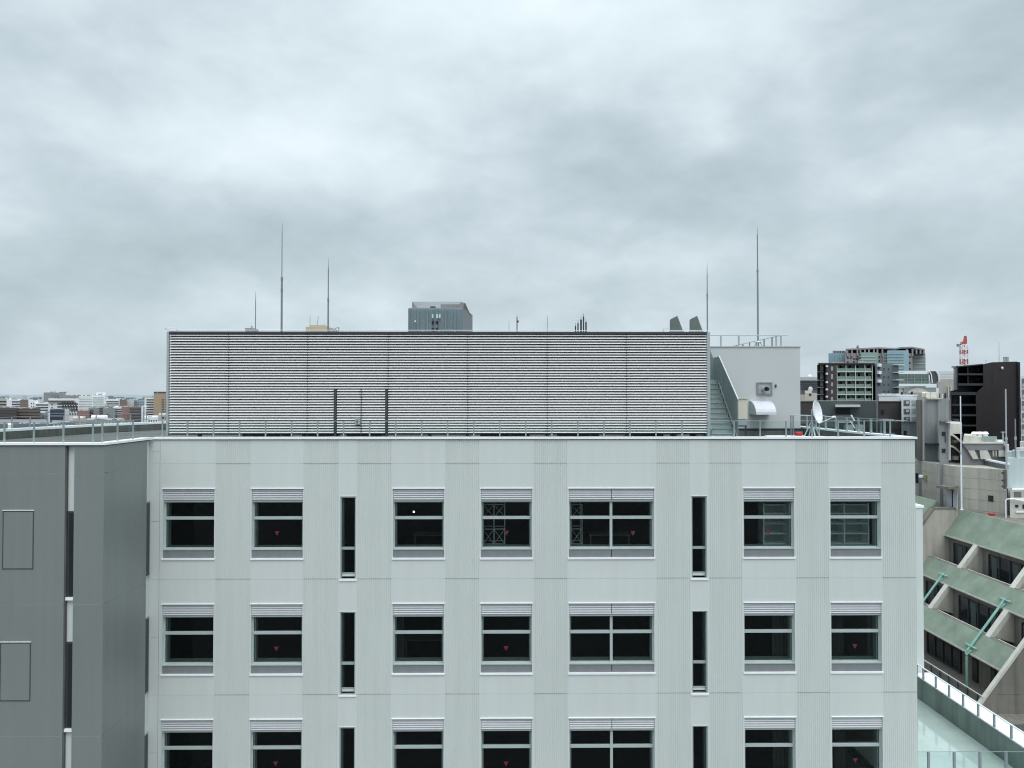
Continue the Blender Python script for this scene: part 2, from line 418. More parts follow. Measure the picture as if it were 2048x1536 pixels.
protos = {'single': make_window(False), 'double': make_window(True), 'slit': make_slit()}
wins = {}
for r, zt in enumerate(rowtop):
    for c, (k, px) in enumerate(cols): wins[(r, c)] = clone(protos[k], main, (GX(px), FY, zt))
for r, zt in enumerate(slittop):
    for c, px in enumerate(slits): clone(protos['slit'], main, (GX(px), FY, zt))
for p in protos.values():
    for ch in list(p.children): bpy.data.objects.remove(ch)
    bpy.data.objects.remove(p)
def sticker(r, c, px, py):
    w = wins[(r, c)]; x, z = P(px, py, FY+.16); s = .17; y = .17
    lx, lz = x-GX(cols[c][1]), z-rowtop[r]
    m = MB(); m.ext([(lx-s/2, y, lz+s*.45), (lx, y, lz-s*.5), (lx+s/2, y, lz+s*.45)], (0, .006, 0))
    me = m.build('red_triangle_sticker', M_STICK); me.parent = w
for a in ((0, 1, 554, 1067), (0, 3, 1013, 1066), (0, 4, 1266, 1067), (0, 5, 1537, 1065), (1, 1, 552.5, 1298), (1, 3, 1012, 1297), (1, 6, 1710, 1293),
          (2, 1, 551, 1528), (2, 3, 1012, 1528), (2, 6, 1711, 1521)): sticker(*a)

# ---- roof deck, parapet caps
FARE = [(-21.6, 29.0), (PX(0, 863, 31.8), 31.8), (PX(180, 853, 37.2), 37.2), (PX(335, 846.5, 42.0), 42.0), (-18.3, 44.0)]
deck = MB(); deck.box(XL, XR-.2, FY+.2, 43.8, DECK-.3, DECK)
deck.ext([(-26, WY+.42, DECK-.3), (XL-.15, WY+.42, DECK-.3), (XL-.15, 43.8, DECK-.3), (-18.5, 43.8, DECK-.3)]+[(x+.2, y, DECK-.3) for x, y in reversed(FARE[:-1])]+[(-26, 29, DECK-.3)], (0, 0, .302))
deck.build('roof', M_DECK, main)
capz = CZ-1.37
cap = MB()
cap.box(XL, XR+.06, FY-.05, FY+.32, capz-.07, capz)
cap.box(XR-.3, XR+.06, FY+.33, 44, capz-.07, capz-.001)
cap.box(XL-.34, XL+.03, WY+.33, FY-.06, capz-.071, capz-.001)
cap.box(-27, XL+.03, WY-.05, WY+.32, capz-.07, capz)
cap.box(-18.3, XR-.31, 43.75, 44.1, capz-.07, capz-.002)
def wallseg(m, p, q, w, z0, z1, side=1):
    a = Vector((p[0], p[1], 0)); b = Vector((q[0], q[1], 0)); d = (b-a).normalized(); n_ = Vector((-d.y, d.x, 0))*w*side
    m.ext([(a.x, a.y, z0), (b.x, b.y, z0), (b.x+n_.x, b.y+n_.y, z0), (a.x+n_.x, a.y+n_.y, z0)], (0, 0, z1-z0))
for p, q in zip(FARE, FARE[1:]): wallseg(cap, p, q, .4, capz-.13, capz+.03)
cap.build('parapet_cap', M_CAP, main)
dl = MB()
dl.box(XL+.004, XR-.01, FY+.01, FY+.3, ZTOP+.001, capz-.071); dl.box(XR-.28, XR-.02, FY+.31, 43.9, ZTOP+.001, capz-.072)
dl.box(XL-.3, XL-.015, WY+.3, FY-.02, ZTOP+.001, capz-.072); dl.box(-27, XL-.016, WY+.01, WY+.29, ZTOP+.001, capz-.071)
dl.build('flashing', M_DARKLINE, main)  # dark strips under the caps stand in for the overhang's shadow gap
ups = MB()
ups.box(XR-.32, XR-.302, FY+.3, 43.6, DECK, capz-.08); ups.box(-18.3, XR-.4, 43.6, 43.7, DECK, capz-.08)
for p, q in zip(FARE, FARE[1:]): wallseg(ups, (p[0]+.04, p[1]), (q[0]+.04, q[1]), .3, DECK-3, capz-.071)
ups.build('upstand', M_UPST, main)
tag(box('moss', M_MOSS, main, PX(300, 868, 31), PX(360, 868, 31), 29, 33, DECK+.003, DECK+.03), kind='stuff')
# ---- wing: front wall with groove and blind panels, side wall with groove
zjw = [0, PZ(1730, WY), PZ(1469, WY), PZ(1207, WY), PZ(945.5, WY), ZTOP]
gx0, gx1 = PX(129, 1050, WY), PX(147.5, 1050, WY)
wf = MB(); 
for j in range(len(zjw)-1):
    for a, b in ((-27, gx0), (gx1, XL)):
        wf.box(a, b, WY, WY+.22 if b < XL-.1 else WY+.22, zjw[j]+(.012 if j else 0), zjw[j+1])
side_zj = [0, PZ(1848, FY), PZ(1618, FY), PZ(1388, FY), PZ(1157.5, FY), PZ(927, FY), ZTOP]
wf.build('wing_wall', M_GREY, main)
ws = MB(); sy1 = 25.62
for j in range(len(zjw)-1): ws.box(XL-.22, XL, WY+.222, sy1, zjw[j]+(.012 if j else 0), zjw[j+1])
ws.build('wing_side_wall', M_GREY, main)
wj = MB(); wj.box(-27, gx0-.02, WY+.006, WY+.1, 1, ZTOP-.02); wj.box(gx1+.02, XL-.02, WY+.006, WY+.1, 1, ZTOP-.02); wj.box(XL-.1, XL-.008, WY+.23, sy1-.01, 1, ZTOP-.02)
wj.build('panel_joint', mat('pale_joint', (.42, .46, .46), .7), main)
gr = MB(); gr.box(gx0+.001, gx0+.03, WY+.03, WY+.22, 0, ZTOP); gr.build('groove_reveal', M_UPST, main)  # dark tone on this reveal carries the groove's shadow
wl = MB(); wl.box(gx0-.1, gx1+.1, WY+.225, WY+.4, 0, ZTOP); wl.box(gx0+.03, gx1-.002, WY+.13, WY+.224, 0, ZTOP); wl.box(XL-.4, XL-.1, sy1, FY-.001, 0, ZTOP); wl.box(XL-.4, XL-.001, FY, FY+.24, 0, ZTOP)
wl.build('groove_panel', M_PANEL, main)
for t, b in ((1022, 1193), (1283, 1455), (1545, 1716)):
    w = box('slit_window', M_CHAR, main, gx0+.05, gx1-.01, WY+.09, WY+.129, PZ(b, WY), PZ(t, WY))
    ww = box('pane', M_DGLASS, w, gx0+.10, gx1-.02, WY+.075, WY+.089, PZ(b, WY)+.05, PZ(t, WY)-.05)
    box('sill', M_CAP, w, gx0+.03, gx1-.003, WY+.03, WY+.129, PZ(b, WY)-.09, PZ(b, WY)-.004)
for t, b in ((1001, 1151), (1231, 1383), (1462, 1614)):
    w = box('slit_window', M_REVEAL, main, XL-.099, XL-.05, sy1+.03, FY-.02, PZ(b, 25.9), PZ(t, 25.9))
    box('pane', M_DGLASS, w, XL-.049, XL-.04, sy1+.08, FY-.06, PZ(b, 25.9)+.05, PZ(t, 25.9)-.05)
for x0, x1, t, b in ((5, 67, 1020.5, 1136), (3, 64, 1282, 1398)):
    a, c = PX(x0, 1100, WY), PX(x1, 1100, WY); zt, zb = PZ(t, WY), PZ(b, WY); f = MB(); e_ = .018
    f.box(a, c, WY-.012, WY-.001, zt-e_, zt+.012); f.box(a, c, WY-.012, WY-.001, zb, zb+e_); f.box(a, a+e_, WY-.012, WY-.001, zb+e_, zt-e_); f.box(c-e_, c, WY-.012, WY-.001, zb+e_, zt-e_)
    w = f.build('blind_window', M_DARKLINE, main); box('panel', M_GREY, w, a+.03, c-.03, WY-.008, WY-.0005, zb+.03, zt-.03)
    box('drip_edge', M_CAP, w, a-.01, c+.01, WY-.02, WY-.001, zt+.013, zt+.032)
# lower rear part that steps out on the right
step = MB(); sY = 36.2; sx1 = PX(1846.5, 1150, sY); sz = PZ(1017, sY)
step.box(XR-.5, sx1, sY, 60, 0, sz)
step.build('rear_wing', M_RIB, main)
box('rear_wing_cap', M_CAP, main, XR-.5, sx1+.05, sY-.04, 60, sz+.002, sz+.12)

# ================================================================ railings
def railing(name, pts, posts, ztop, zbase, label, group, glass=True, r=.011, m=None, thick=.042):
    """posts: list of (x, y); pts: polyline of the hand rail"""
    m = m or M_RAIL
    t = thing(name, (posts[0][0], posts[0][1], zbase), label, 'railing', group)
    rb = MB()
    for a, b in zip(pts, pts[1:]): rb.tube((a[0], a[1], ztop), (b[0], b[1], ztop), r, n=6)
    rb.build('handrail', m, t)
    for x, y in posts: ubox('post', m, t, x-thick/2, x+thick/2, y-thick/2, y+thick/2, zbase, ztop)
    if glass:
        gb = MB()
        for a, b in zip(pts, pts[1:]): wallseg(gb, a, b, .008, zbase+.12, ztop-.04)
        gb.build('glass_panel', M_RGLASS, t)
    return t
rz = CZ-.82
fx = [PX(375+52.05*i, 860, FY+.15) for i in range(0, 28)]
fx = [x for x in fx if x < XR-.2]
railing('roof_railing', [(XL+.2, FY+.15), (XR-.15, FY+.15)], [(PX(325, 860, FY+.15), FY+.15)]+[(x, FY+.15) for x in fx], rz, capz,
        'long grey steel and glass roof railing along the front parapet before the louvre screen', 'roof edge railings')
railing('roof_railing', [(-26, WY+.15), (XL-.15, WY+.15), (XL-.15, FY+.1)], [(PX(p, 860, WY+.15), WY+.15) for p in (-50, 9, 68, 127, 186)]+[(XL-.15, y) for y in (WY+.15, 23.95, 24.95)], rz+.07, capz,
        'grey steel and glass railing turning the corner of the dark grey wing', 'roof edge railings')
fp = []
for i in range(14):
    y = 29.6+i*1.02
    for (p, q) in zip(FARE, FARE[1:]):
        if p[1] <= y < q[1]: k = (y-p[1])/(q[1]-p[1]); fp.append((p[0]+(q[0]-p[0])*k-.2, y))
railing('roof_railing', [(x-.2, y) for x, y in FARE], fp, rz-.02, capz-.2, 'grey post railing on the far left parapet with city houses behind', 'roof edge railings', glass=False, thick=.04, m=M_ROD)
railing('roof_railing', [(XR-.15, FY+.15), (XR-.15, 43.5)], [(XR-.15, 27.8+i*1.02) for i in range(15)], rz, capz,
        'grey steel and glass railing on the right parapet behind the satellite dish', 'roof edge railings', thick=.07)

# ================================================================ louvre screen
SY = 28.0
lx0, lx1 = PX(338, 768, SY), PX(1414.5, 768, SY)
lzt, lzb = PZ(667.5, SY), PZ(868.5, SY)
scr = thing('louvre_screen', ((lx0+lx1)/2, SY, DECK), 'long white slatted louvre screen hiding the plant on the roof', 'screen')
seams = [338, 456, 614, 776, 935.5, 1094.5, 1253.5, 1414.5]
pitch = (lzt-lzb)/38.3
def slats(x0, x1, zb, zt, nn=None):
    m = MB(); k = 0; z = lzt-.02
    while z-pitch*.62 > zb-.01:
        if z <= zt+.001:
            a = (x0, SY+.10, z); b = (x0, SY, z-pitch*.60); c = (x0, SY+.012, z-pitch*.625); d = (x0, SY+.115, z-.005)
            m.ext([a, b, c, d], (x1-x0, 0, 0))
        z -= pitch
    return m
dzt = PZ(778.5, SY)
for a, b in zip(seams, seams[1:]):
    xa, xb = PX(a, 768, SY)+.003, PX(b, 768, SY)-.003
    if a == 614:
        dl_, dr_ = PX(667, 800, SY), PX(776, 800, SY)
        m = slats(xa, xb, dzt, 99); m2 = slats(xa, dl_, lzb, dzt-.001)
        off = len(m.v); m.v += m2.v; m.f += [[i+off for i in f] for f in m2.f]; m.mi += m2.mi
        m.build('louvre_panel', M_SLAT, scr)
    else: slats(xa, xb, lzb, 99).build('louvre_panel', M_SLAT, scr)
for a, b in ((673.5, 721.2), (722.8, 770)):
    d = slats(PX(a, 800, SY), PX(b, 800, SY), lzb, dzt-.001).build('louvre_door', M_SLAT, scr)
x0, x1 = PX(711, 840, SY), PX(721, 840, SY); bb = MB().box(x0, x1, SY-.06, SY-.005, PZ(848.5, SY), PZ(836, SY)); ld = bb.build('lock_box', M_GALV, d)
box('handle', M_CHAR, d, x0+.05, x0+.09, SY-.09, SY-.061, PZ(845, SY), PZ(840, SY))
fr = MB()
fr.box(lx0-.02, lx1+.03, SY-.01, SY+.2, lzt, PZ(663.5, SY))
for p in (670, 772.8): fr.box(PX(p-2.2, 800, SY), PX(p+2.2, 800, SY), SY+.02, SY+.1, lzb-.3, dzt)
for p in seams[1:-1]: fr.box(PX(p, 768, SY)-.008, PX(p, 768, SY)+.008, SY+.03, SY+.1, lzb, lzt)
fr.box(PX(721.4, 800, SY), PX(722.6, 800, SY), SY+.02, SY+.1, lzb-.05, dzt)
fr.build('top_frame', M_CHAR, scr)
bkp = MB(); bkp.box(lx0-.02, lx1, SY+.18, SY+.20, lzb-.02, lzt)  # black sheet added so the gaps between slats look dark
bkp.build('gap_dark_sheet', M_BLACK, scr)
for px, nm in ((339, 0), (1417, 1)):
    xx = PX(px, 768, SY); box('corner_post', M_GALV, scr, xx-.11 if nm == 0 else xx-.05, xx-.03 if nm == 0 else xx+.06, SY-.02, SY+.12, lzb-.35 if nm else lzb-.05, lzt+.06)
sd_ = MB()
for xx in (lx0-.02, lx1-.03):
    z = lzt-.02
    while z > lzb+.05: sd_.ext([(xx, SY+.22, z), (xx+.04, SY+.22, z-pitch*.6), (xx+.05, SY+.22, z-pitch*.62), (xx+.012, SY+.22, z)], (0, 8, 0)); z -= pitch
sd_.build('side_louvre', M_GALV, scr)
box('rear_panel', M_CHAR, scr, lx0, lx1, 36.3, 36.5, DECK, lzt)
ft = MB()
for px in (500, 672, 772, 935, 1094, 1253):
    xx = PX(px, 860, SY+.3); ft.ext([(xx-.75, SY-.25, DECK+.002), (xx+.75, SY-.25, DECK+.002), (xx+.75, SY+.7, DECK+.002), (xx-.75, SY+.7, DECK+.002)], (0, 0, .18))
    ft.lathe((xx, SY+.2, DECK+.183), [(.6, 0), (.45, .06), (.2, .10), (.12, .16)], 16)
ft.build('footing', M_UPST, scr)
st = MB()
for px in (400, 500, 614, 672, 772, 860, 935, 1020, 1094, 1180, 1253, 1350): 
    xx = PX(px, 860, SY+.2); st.box(xx-.06, xx+.06, SY+.12, SY+.24, DECK, lzb)
st.build('support_post', M_CHAR, scr)
# conductor wire with loop on the screen top
wr = MB(); zw = PZ(660.5, SY); wr.tube((lx0+.1, SY+.05, zw), (lx1+.12, SY+.05, zw), .011, n=5)
x = lx0+.4
while x < lx1: wr.tube((x, SY+.05, lzt+.06), (x, SY+.05, zw), .008, n=4); x += .6
cxx = PX(343, 661, SY); pp = [(cxx+.19*math.cos(t*math.pi/8), SY+.0+.3*math.sin(t*math.pi/8), zw+.02-.045*math.sin(t*math.pi/8)) for t in range(17)]
wr.path(pp, .011, 5)
tag(wr.build('conductor_wire', M_WHITE), 'thin pale conductor wire along the louvre screen top, looped at its left end', 'wire')
# plant behind the gap under the louvres
for i, (a, b) in enumerate(((480, 560), (600, 660), (690, 760), (960, 1060), (1120, 1200), (1270, 1330))):
    xa, xb = PX(a, 860, 30), PX(b, 860, 30)
    t = thing('air_conditioner', ((xa+xb)/2, 31, DECK), 'dark rooftop air conditioning unit behind the louvres, '+['below the shortest rod', 'left of the louvre door', 'behind the louvre door', 'right of centre', 'below the antenna cluster', 'nearest the two ducts'][i], 'air conditioner', 'plant behind the screen')
    box('casing', M_CHAR, t, xa, xb, 30.3, 31.8, DECK+.15, DECK+1.7); box('base_rail', M_GALV, t, xa+.1, xb-.1, 30.25, 31.7, DECK, DECK+.15)

# ================================================================ rods and antennas
def rod(px, ptop, Y, r0, label, name='lightning_rod', cat='lightning rod', joints=(), zb=DECK, m=None, py=600):
    m = m or M_ROD; x, zt = P(px, ptop, Y); zt = PZ(ptop, Y); x = PX(px, py, Y)
    t = thing(name, (x, Y, zb), label, cat, 'lightning rods on the roof')
    b = MB(); h = zt-zb; lv = [zb]+[PZ(j, Y) for j in joints]+[zt-.45]; rr = r0
    for i, (a, c) in enumerate(zip(lv, lv[1:])): b.tube((x, Y, a), (x, Y, c), rr, rr*.82, 8); rr *= .66
    b.build('pole', m, t)
    MB().tube((x, Y, zt-.45), (x, Y, zt), .014, .005, 6).build('tip', m, t)
    if joints:
        c = MB()
        for j in joints: c.tube((x, Y, PZ(j, Y)-.06), (x, Y, PZ(j, Y)+.06), r0*1.02, n=8)
        c.build('collar', m, t)
    c = MB(); c.tube((x, Y, zb), (x, Y, zb+.05), r0*4, n=10); c.build('base_plate', m, t)
    return t
rod(511.3, 583, 31, .022, 'shortest thin lightning rod at the left end of the louvre screen')
rod(563.5, 445, 30, .048, 'tallest dark lightning rod behind the left part of the louvre screen', joints=(558, 581))
rod(656.5, 517, 33, .042, 'medium lightning rod rising beside the beige rooftop tank', joints=(600,))
rod(1414.5, 524, 29, .032, 'slender lightning rod at the right end of the louvre screen', joints=(590,))
rod(1515.5, 450, 36, .05, 'tall lightning rod standing on the pale rooftop penthouse', joints=(541,), zb=PZ(693, 34.6)-.2)
def tube_obj(name, label, cat, pts, r, m, group=None):
    return tag(MB().path(pts, r, 6).build(name, m), label, cat, group)

# ---- buildings behind the screen
BY = {}
def bld(name, label, px0, px1, ytop, Y, depth, m, ybase=None, cat='building', py=None, group=None, zb=0):
    py = py or ytop+20; x0, x1 = PX(px0, py, Y), PX(px1, py, Y); zt = PZ(ytop, Y)
    t = thing(name, ((x0+x1)/2, Y, zb), label, cat, group)
    MB().box(x0, x1, Y, Y+depth, zb, zt).build('wall', m, t)
    BY[t.name] = Y
    return t
def win(t, px0, px1, y0, y1, m=None, name='window', proud=.06, Y=None, d=.05):
    Y = Y or BY.get(t.name) or ORG[t.name].y; x0, z1 = P(px0, y0, Y); x1, z0 = P(px1, y1, Y)
    return ubox(name, m or M_DGLASS, t, x0, x1, Y-proud, Y-proud+max(d, proud-.001), PZ(y1, Y), PZ(y0, Y))
def strips(t, px0, px1, y0, y1, n, frac=.45, m=None, name='window_strip', proud=.06):
    h = (y1-y0)/n
    for i in range(n): win(t, px0, px1, y0+i*h+h*(1-frac)*.5, y0+i*h+h*(1-frac)*.5+h*frac, m, name, proud)
def grid(t, px0, px1, y0, y1, nx, ny, fx_=.5, fy_=.5, m=None, proud=.06):
    w = (px1-px0)/nx; h = (y1-y0)/ny
    for i in range(nx):
        for j in range(ny):
            a = px0+i*w+w*(1-fx_)/2; b = y0+j*h+h*(1-fy_)/2
            win(t, a, a+w*fx_, b, b+h*fy_, m, proud=proud)
# tower
TM = mat('tower_glass', (.24, .35, .38), .35, .06, .2)
TS = mat('tower_stone', (.21, .235, .25), .7, .1, .1)
tY = 260; tw = thing('office_tower', (PX(875, 640, tY), tY, 0), 'slate grey ribbed office tower with an open crown rising behind the louvre screen', 'tower')
x0, x1, x2 = PX(818, 640, tY), PX(924, 640, tY), PX(943, 640, tY+22)
zt = PZ(616, tY)
tb = MB(); tb.ext([(x0, tY, 0), (x1, tY, 0), (x2, tY+22, 0), (x0+3, tY+26, 0)], (0, 0, zt)); tb.build('wall', TM, tw)
rb = MB()
for i in range(24):
    xx = x0+(x1-x0)*i/23; w_ = .16 if i % 4 else .5; rb.box(xx-w_/2, xx+w_/2, tY-.5, tY-.01, 0, zt-.3)
rb.build('mullion', TS, tw)
rc = MB(); rc.ext([(x1+.02, tY-.3, 0), (x1+.4, tY-.3, 0), (x2+.4, tY+21.9, 0), (x2+.03, tY+21.9, 0)], (0, 0, zt)); rc.build('side_cladding', TS, tw)
cr_ = MB(); a0 = PX(824, 610, tY); zc_ = PZ(603, tY)
cb2 = MB().box(PX(824, 610, tY+18), PX(920, 610, tY+18), tY+18, tY+18.6, zt, PZ(603.5, tY+18)).build('crown_screen', mat('crown_pale', (.46, .46, .47), .6), tw)                                            # back screen
cr_.box(PX(880, 610, tY), PX(921, 610, tY), tY+3, tY+3.5, zt, PZ(606.5, tY))
cr_.ext([(a0, tY+.5, zt), (a0, tY+.5, zc_), (PX(834, 610, tY), tY+.5, zt)], (0, .6, 0))
cr_.ext([(PX(917, 610, tY), tY+.5, zt), (PX(921, 610, tY), tY+.5, zc_), (PX(929, 610, tY), tY+.5, PZ(606, tY)), (x1+.3, tY+.5, zt)], (0, .6, 0))
cr_.ext([(x1+.2, tY+1, zt), (PX(930, 610, tY), tY+1, PZ(605, tY)), (x2+.3, tY+21, PZ(624, tY)), (x2+.3, tY+21, zt-4)], (-.6, 0, 0))
cr_.build('roof_crown', mat('crown_cladding', (.26, .235, .235), .7, .1, .1), tw)
cs = MB(); cs.box(PX(858, 610, tY), PX(868, 610, tY), tY+4, tY+8, zt, PZ(610, tY)); cs.box(PX(838, 610, tY), PX(845, 610, tY), tY+5, tY+9, zt, PZ(613, tY)); cs.build('roof_plant', M_CHAR, tw)
BR = mat('pale_pane', (.55, .66, .66), .3)
for a, b, c, d, m in ((864, 868, 642, 648, M_BLACK), (872, 876.5, 642, 648, M_BLACK), (864, 868, 656, 661, M_BLACK), (872, 876.5, 656, 661, M_BLACK),
                      (864, 867, 629, 637, BR), (872.5, 876.5, 629, 637, BR), (878, 881.5, 629, 637, BR), (829.5, 832.5, 641.5, 645, M_WHITE)):
    w = ubox('window', m, tw, PX(a, 640, tY), PX(b, 640, tY), tY-.7, tY-.52, PZ(d, tY), PZ(c, tY))
# tan rooftop tank building and small block, antenna building
TAN = mat('tan_cladding', (.52, .46, .33), .7, .08, .3)
hb = bld('apartment_building', 'block behind the louvre screen with a beige tank room and whip aerials on its roof', 596, 690, 668, 150, 20, M_CONC)
box('tank_room', TAN, hb, PX(610, 655, 150), PX(655, 655, 150), 150.5, 156, PZ(668, 150), PZ(653.5, 150))
box('tank_roof', TAN, hb, PX(617, 655, 150), PX(648, 655, 150), 150.6, 155, PZ(653.4, 150), PZ(650, 150))
pb = MB(); 
for pts in (((620, 652), (620, 632)), ((634, 652), (637, 632)), ((649.5, 655), (649.5, 648))):
    pb.tube((PX(pts[0][0], 650, 151), 151, PZ(pts[0][1], 151)), (PX(pts[1][0], 650, 151), 151, PZ(pts[1][1], 151)), .10, .05, 5)
pb.path([(PX(663+8*math.sin(t*.22)*2, 660, 151)-.1, 151, PZ(665, 151)+1.05*math.sin(t*math.pi/10)) for t in range(11)], .12, 5)
pb.build('aerial', M_GALV, hb)
box('side_box', mat('tan_grey', (.36, .34, .29), .7), hb, PX(655.5, 655, 150), PX(664, 655, 150), 151, 155, PZ(668, 150), PZ(656, 150))
hb2 = bld('apartment_building', 'block behind the louvre screen showing only a small grey lift housing left of the rods', 470, 540, 668, 140, 15, M_CONC)
box('lift_housing', mat('lift_grey', (.30, .30, .31), .8, .3, 2), hb2, PX(486, 660, 140), PX(503, 660, 140), 141, 144, PZ(668, 140), PZ(655.5, 140))
box('lift_vent', M_GALV, hb2, PX(498, 660, 140), PX(500, 660, 140), 141, 141.4, PZ(655.4, 140), PZ(651, 140))
hb3 = bld('apartment_building', 'mid rise block hidden by the louvre screen below the cluster of dark antennas', 990, 1200, 668, 110, 20, M_CONC)
for h__, a__, c__ in ((hb, 598, 688), (hb2, 472, 538), (hb3, 992, 1198)):
    for i in range(3): strips(h__, a__, c__, 672+i*30, 700+i*30, 1, .4, M_CHAR)
def aerial(px, y0, Y, r, label, extra=None):
    x = PX(px, 650, Y); zb = PZ(668, Y)
    t = thing('antenna', (x, Y, zb), label, 'antenna', 'aerials above the louvre screen')
    MB().tube((x, Y, zb), (x, Y, PZ(y0+6, Y)), r, n=6).build('mast', M_CHAR, t)
    MB().tube((x, Y, PZ(y0+6, Y)), (x, Y, PZ(y0, Y)), r*.35, n=5).build('tip', M_ROD, t)
    if extra: box('bracket_unit', M_CHAR, t, x, x+.26, Y-.1, Y+.1, PZ(645, Y), PZ(641, Y))
aerial(1034, 628, 110.5, .085, 'thick dark antenna with a bracket to the left of the thin aerial', True)
aerial(1094.5, 628, 110.5, .035, 'hair thin aerial near the middle of the louvre screen top')
aerial(1018, 638, 112, .03, 'faint thin aerial with a short arm left of the thick dark antenna')
for px, y0, r, lb in ((1151, 646, .11, 'shortest and leftmost antenna of the cluster of five'), (1156, 640, .115, 'second antenna of the cluster of five with a fine tip'),
                      (1162, 633, .15, 'thick middle antenna of the cluster of five'), (1167, 627, .12, 'tallest antenna of the cluster of five'), (1172, 638, .13, 'rightmost antenna of the cluster of five')):
    aerial(px, y0, 110.5, r, lb)

# ================================================================ ducts, penthouse, stair, dish
for i, (a, lb) in enumerate(((1339.5, 'left dark green grey exhaust duct with a slanted top above the louvre screen'), (1379, 'right dark green grey exhaust duct with a slanted top beside the slender rod'))):
    Y = 28.9; f = lambda px, py: (PX(px, 650, Y), Y, PZ(py, Y))
    t = thing('exhaust_duct', (PX(a+12, 650, Y), Y+.6, DECK), lb, 'duct', 'slanted exhaust ducts')
    MB().ext([f(a, 664), f(a, 641), f(a+1.8, 637.5), f(a+15, 631), f(a+16.2, 633), f(a+27.5, 664)], (.28, 1.1, 0)).build('duct_body', M_HOOD, t, bevel=.015)
    MB().ext([f(a+.3, 664.2), f(a+27.3, 664.2), f(a+27.3, 1000 if 0 else 690), f(a+.3, 690)], (.28, 1.1, 0)).build('duct_riser', M_HOOD, t)
    box('flange', M_GALV, t, f(a-.4, 0)[0], f(a+27.8, 0)[0], Y-.02, Y+.05, PZ(664, Y), PZ(661, Y))
    box('duct_leg', M_CHAR, t, f(a+8, 0)[0], f(a+16, 0)[0], Y+.3, Y+.7, DECK, PZ(690, Y))
sr = MB(); sY_ = 28.5
sr.path([(PX(1327.5, 660, sY_), sY_, lzt+.05), (PX(1327.5, 660, sY_), sY_, PZ(657, sY_)), (PX(1338, 660, sY_), sY_, PZ(657, sY_))], .012, 5)
tag(sr.build('pipe_loop', M_GALV), 'thin bent pipe on the screen top left of the two ducts', 'pipe')

PYY = 34.6
ph = thing('penthouse', (PX(1510, 780, PYY), PYY+4, DECK), 'pale plain rooftop penthouse to the right of the louvre screen', 'rooftop building')
px0, px1 = PX(1405, 780, PYY), PX(1600.5, 780, PYY); pzt, pzb = PZ(694.5, PYY), PZ(857, PYY)
box('wall', M_PENT, ph, px0, px1, PYY, 42, pzb, pzt)
box('roof_cap', M_GALV, ph, px0-.02, px1+.03, PYY-.03, 42.05, pzt+.001, PZ(692.3, PYY))
box('plinth', M_CHAR, ph, px0+.02, px1-.02, PYY+.04, 41.9, DECK, pzb-.001)
box('base_flashing', M_UPST, ph, px0-.3, px1+.02, PYY-.25, PYY+.03, DECK+.001, pzb-.12)
vx0, vx1, vz0, vz1 = PX(1513.5, 777, PYY), PX(1543.5, 777, PYY), PZ(789.5, PYY), PZ(765, PYY)
v = box('vent_panel', mat('vent_grey', (.36, .37, .38), .6, .15, 4), ph, vx0, vx1, PYY-.03, PYY-.002, vz0, vz1)
vf = MB(); e_ = .045
vf.box(vx0-.01, vx1+.01, PYY-.06, PYY-.003, vz1-e_, vz1+.01); vf.box(vx0-.01, vx1+.01, PYY-.06, PYY-.003, vz0-.01, vz0+e_)
vf.box(vx0-.01, vx0+e_, PYY-.06, PYY-.003, vz0+e_, vz1-e_); vf.box(vx1-e_, vx1+.01, PYY-.06, PYY-.003, vz0+e_, vz1-e_)
vf.build('frame', M_ROD, v)
ex, ez = P(1531, 777, PYY-.3); MB().tube((PX(1526, 779, PYY), PYY-.03, PZ(779, PYY)), (ex, PYY-.42, ez-.02), .09, .1, 12, cap=False).build('exhaust_pipe', M_GALV, v)
MB().tube((PX(1530.2, 777.5, PYY), PYY-.36, ez-.02), (ex+.003, PYY-.425, ez-.02), .085, .085, 12).build('pipe_mouth', M_BLACK, v)
sb = box('socket_box', M_CHAR, ph, PX(1549.5, 770, PYY), PX(1552.5, 770, PYY), PYY-.06, PYY-.002, PZ(774.5, PYY), PZ(769, PYY), bevel=.01)
# curved rain hood
hx0, hx1 = PX(1499, 815, PYY), PX(1538, 815, PYY); hz0 = PZ(801.5, PYY); hood = MB(); prof = []
for i in range(9):
    t_ = i/8*math.pi/2; prof.append((PYY-.002-.95*math.sin(t_), hz0-.62*(1-math.cos(t_))))
prof2 = [(y+.02, z-.03) for y, z in prof]
for (a, b) in zip(prof, prof[1:]): hood.face([(hx0, a[0], a[1]), (hx1, a[0], a[1]), (hx1, b[0], b[1]), (hx0, b[0], b[1])])
pl = [(hx0, y, z) for y, z in prof]+[(hx0, PYY-.002, prof[-1][1])]
hood.face(list(reversed([(hx1, y, z) for _, y, z in pl])))
h_ = hood.build('rain_hood', mat('hood_enamel', (.58, .585, .62), .4, .05, 3), ph, smooth=True)
hs_ = MB(); hs_.ext(pl, (-.02, 0, 0)); hs_.build('hood_side', M_REVEAL, h_)
# penthouse railing
rr_ = thing('penthouse_railing', (PX(1480, 680, PYY), PYY+.1, pzt), 'grey railing round the flat top of the penthouse', 'railing')
zr = PZ(670, PYY); X1r = PX(1563, 680, PYY)
MB().path([(px0, PYY+.1, zr), (X1r+.35, PYY+.1, zr)], .022).tube((X1r, PYY+.1, zr), (X1r, 41.8, zr), .022).build('handrail', M_GALV, rr_)
for p in (1443, 1479, 1554, 1563.5): ubox('post', M_GALV, rr_, PX(p-1.4, 680, PYY), PX(p+1.4, 680, PYY), PYY+.08, PYY+.13, pzt, zr)
for i in range(1, 7): ubox('post', M_ROD, rr_, X1r-.03, X1r+.03, PYY+.1+i*1.1, PYY+.15+i*1.1, pzt, zr)
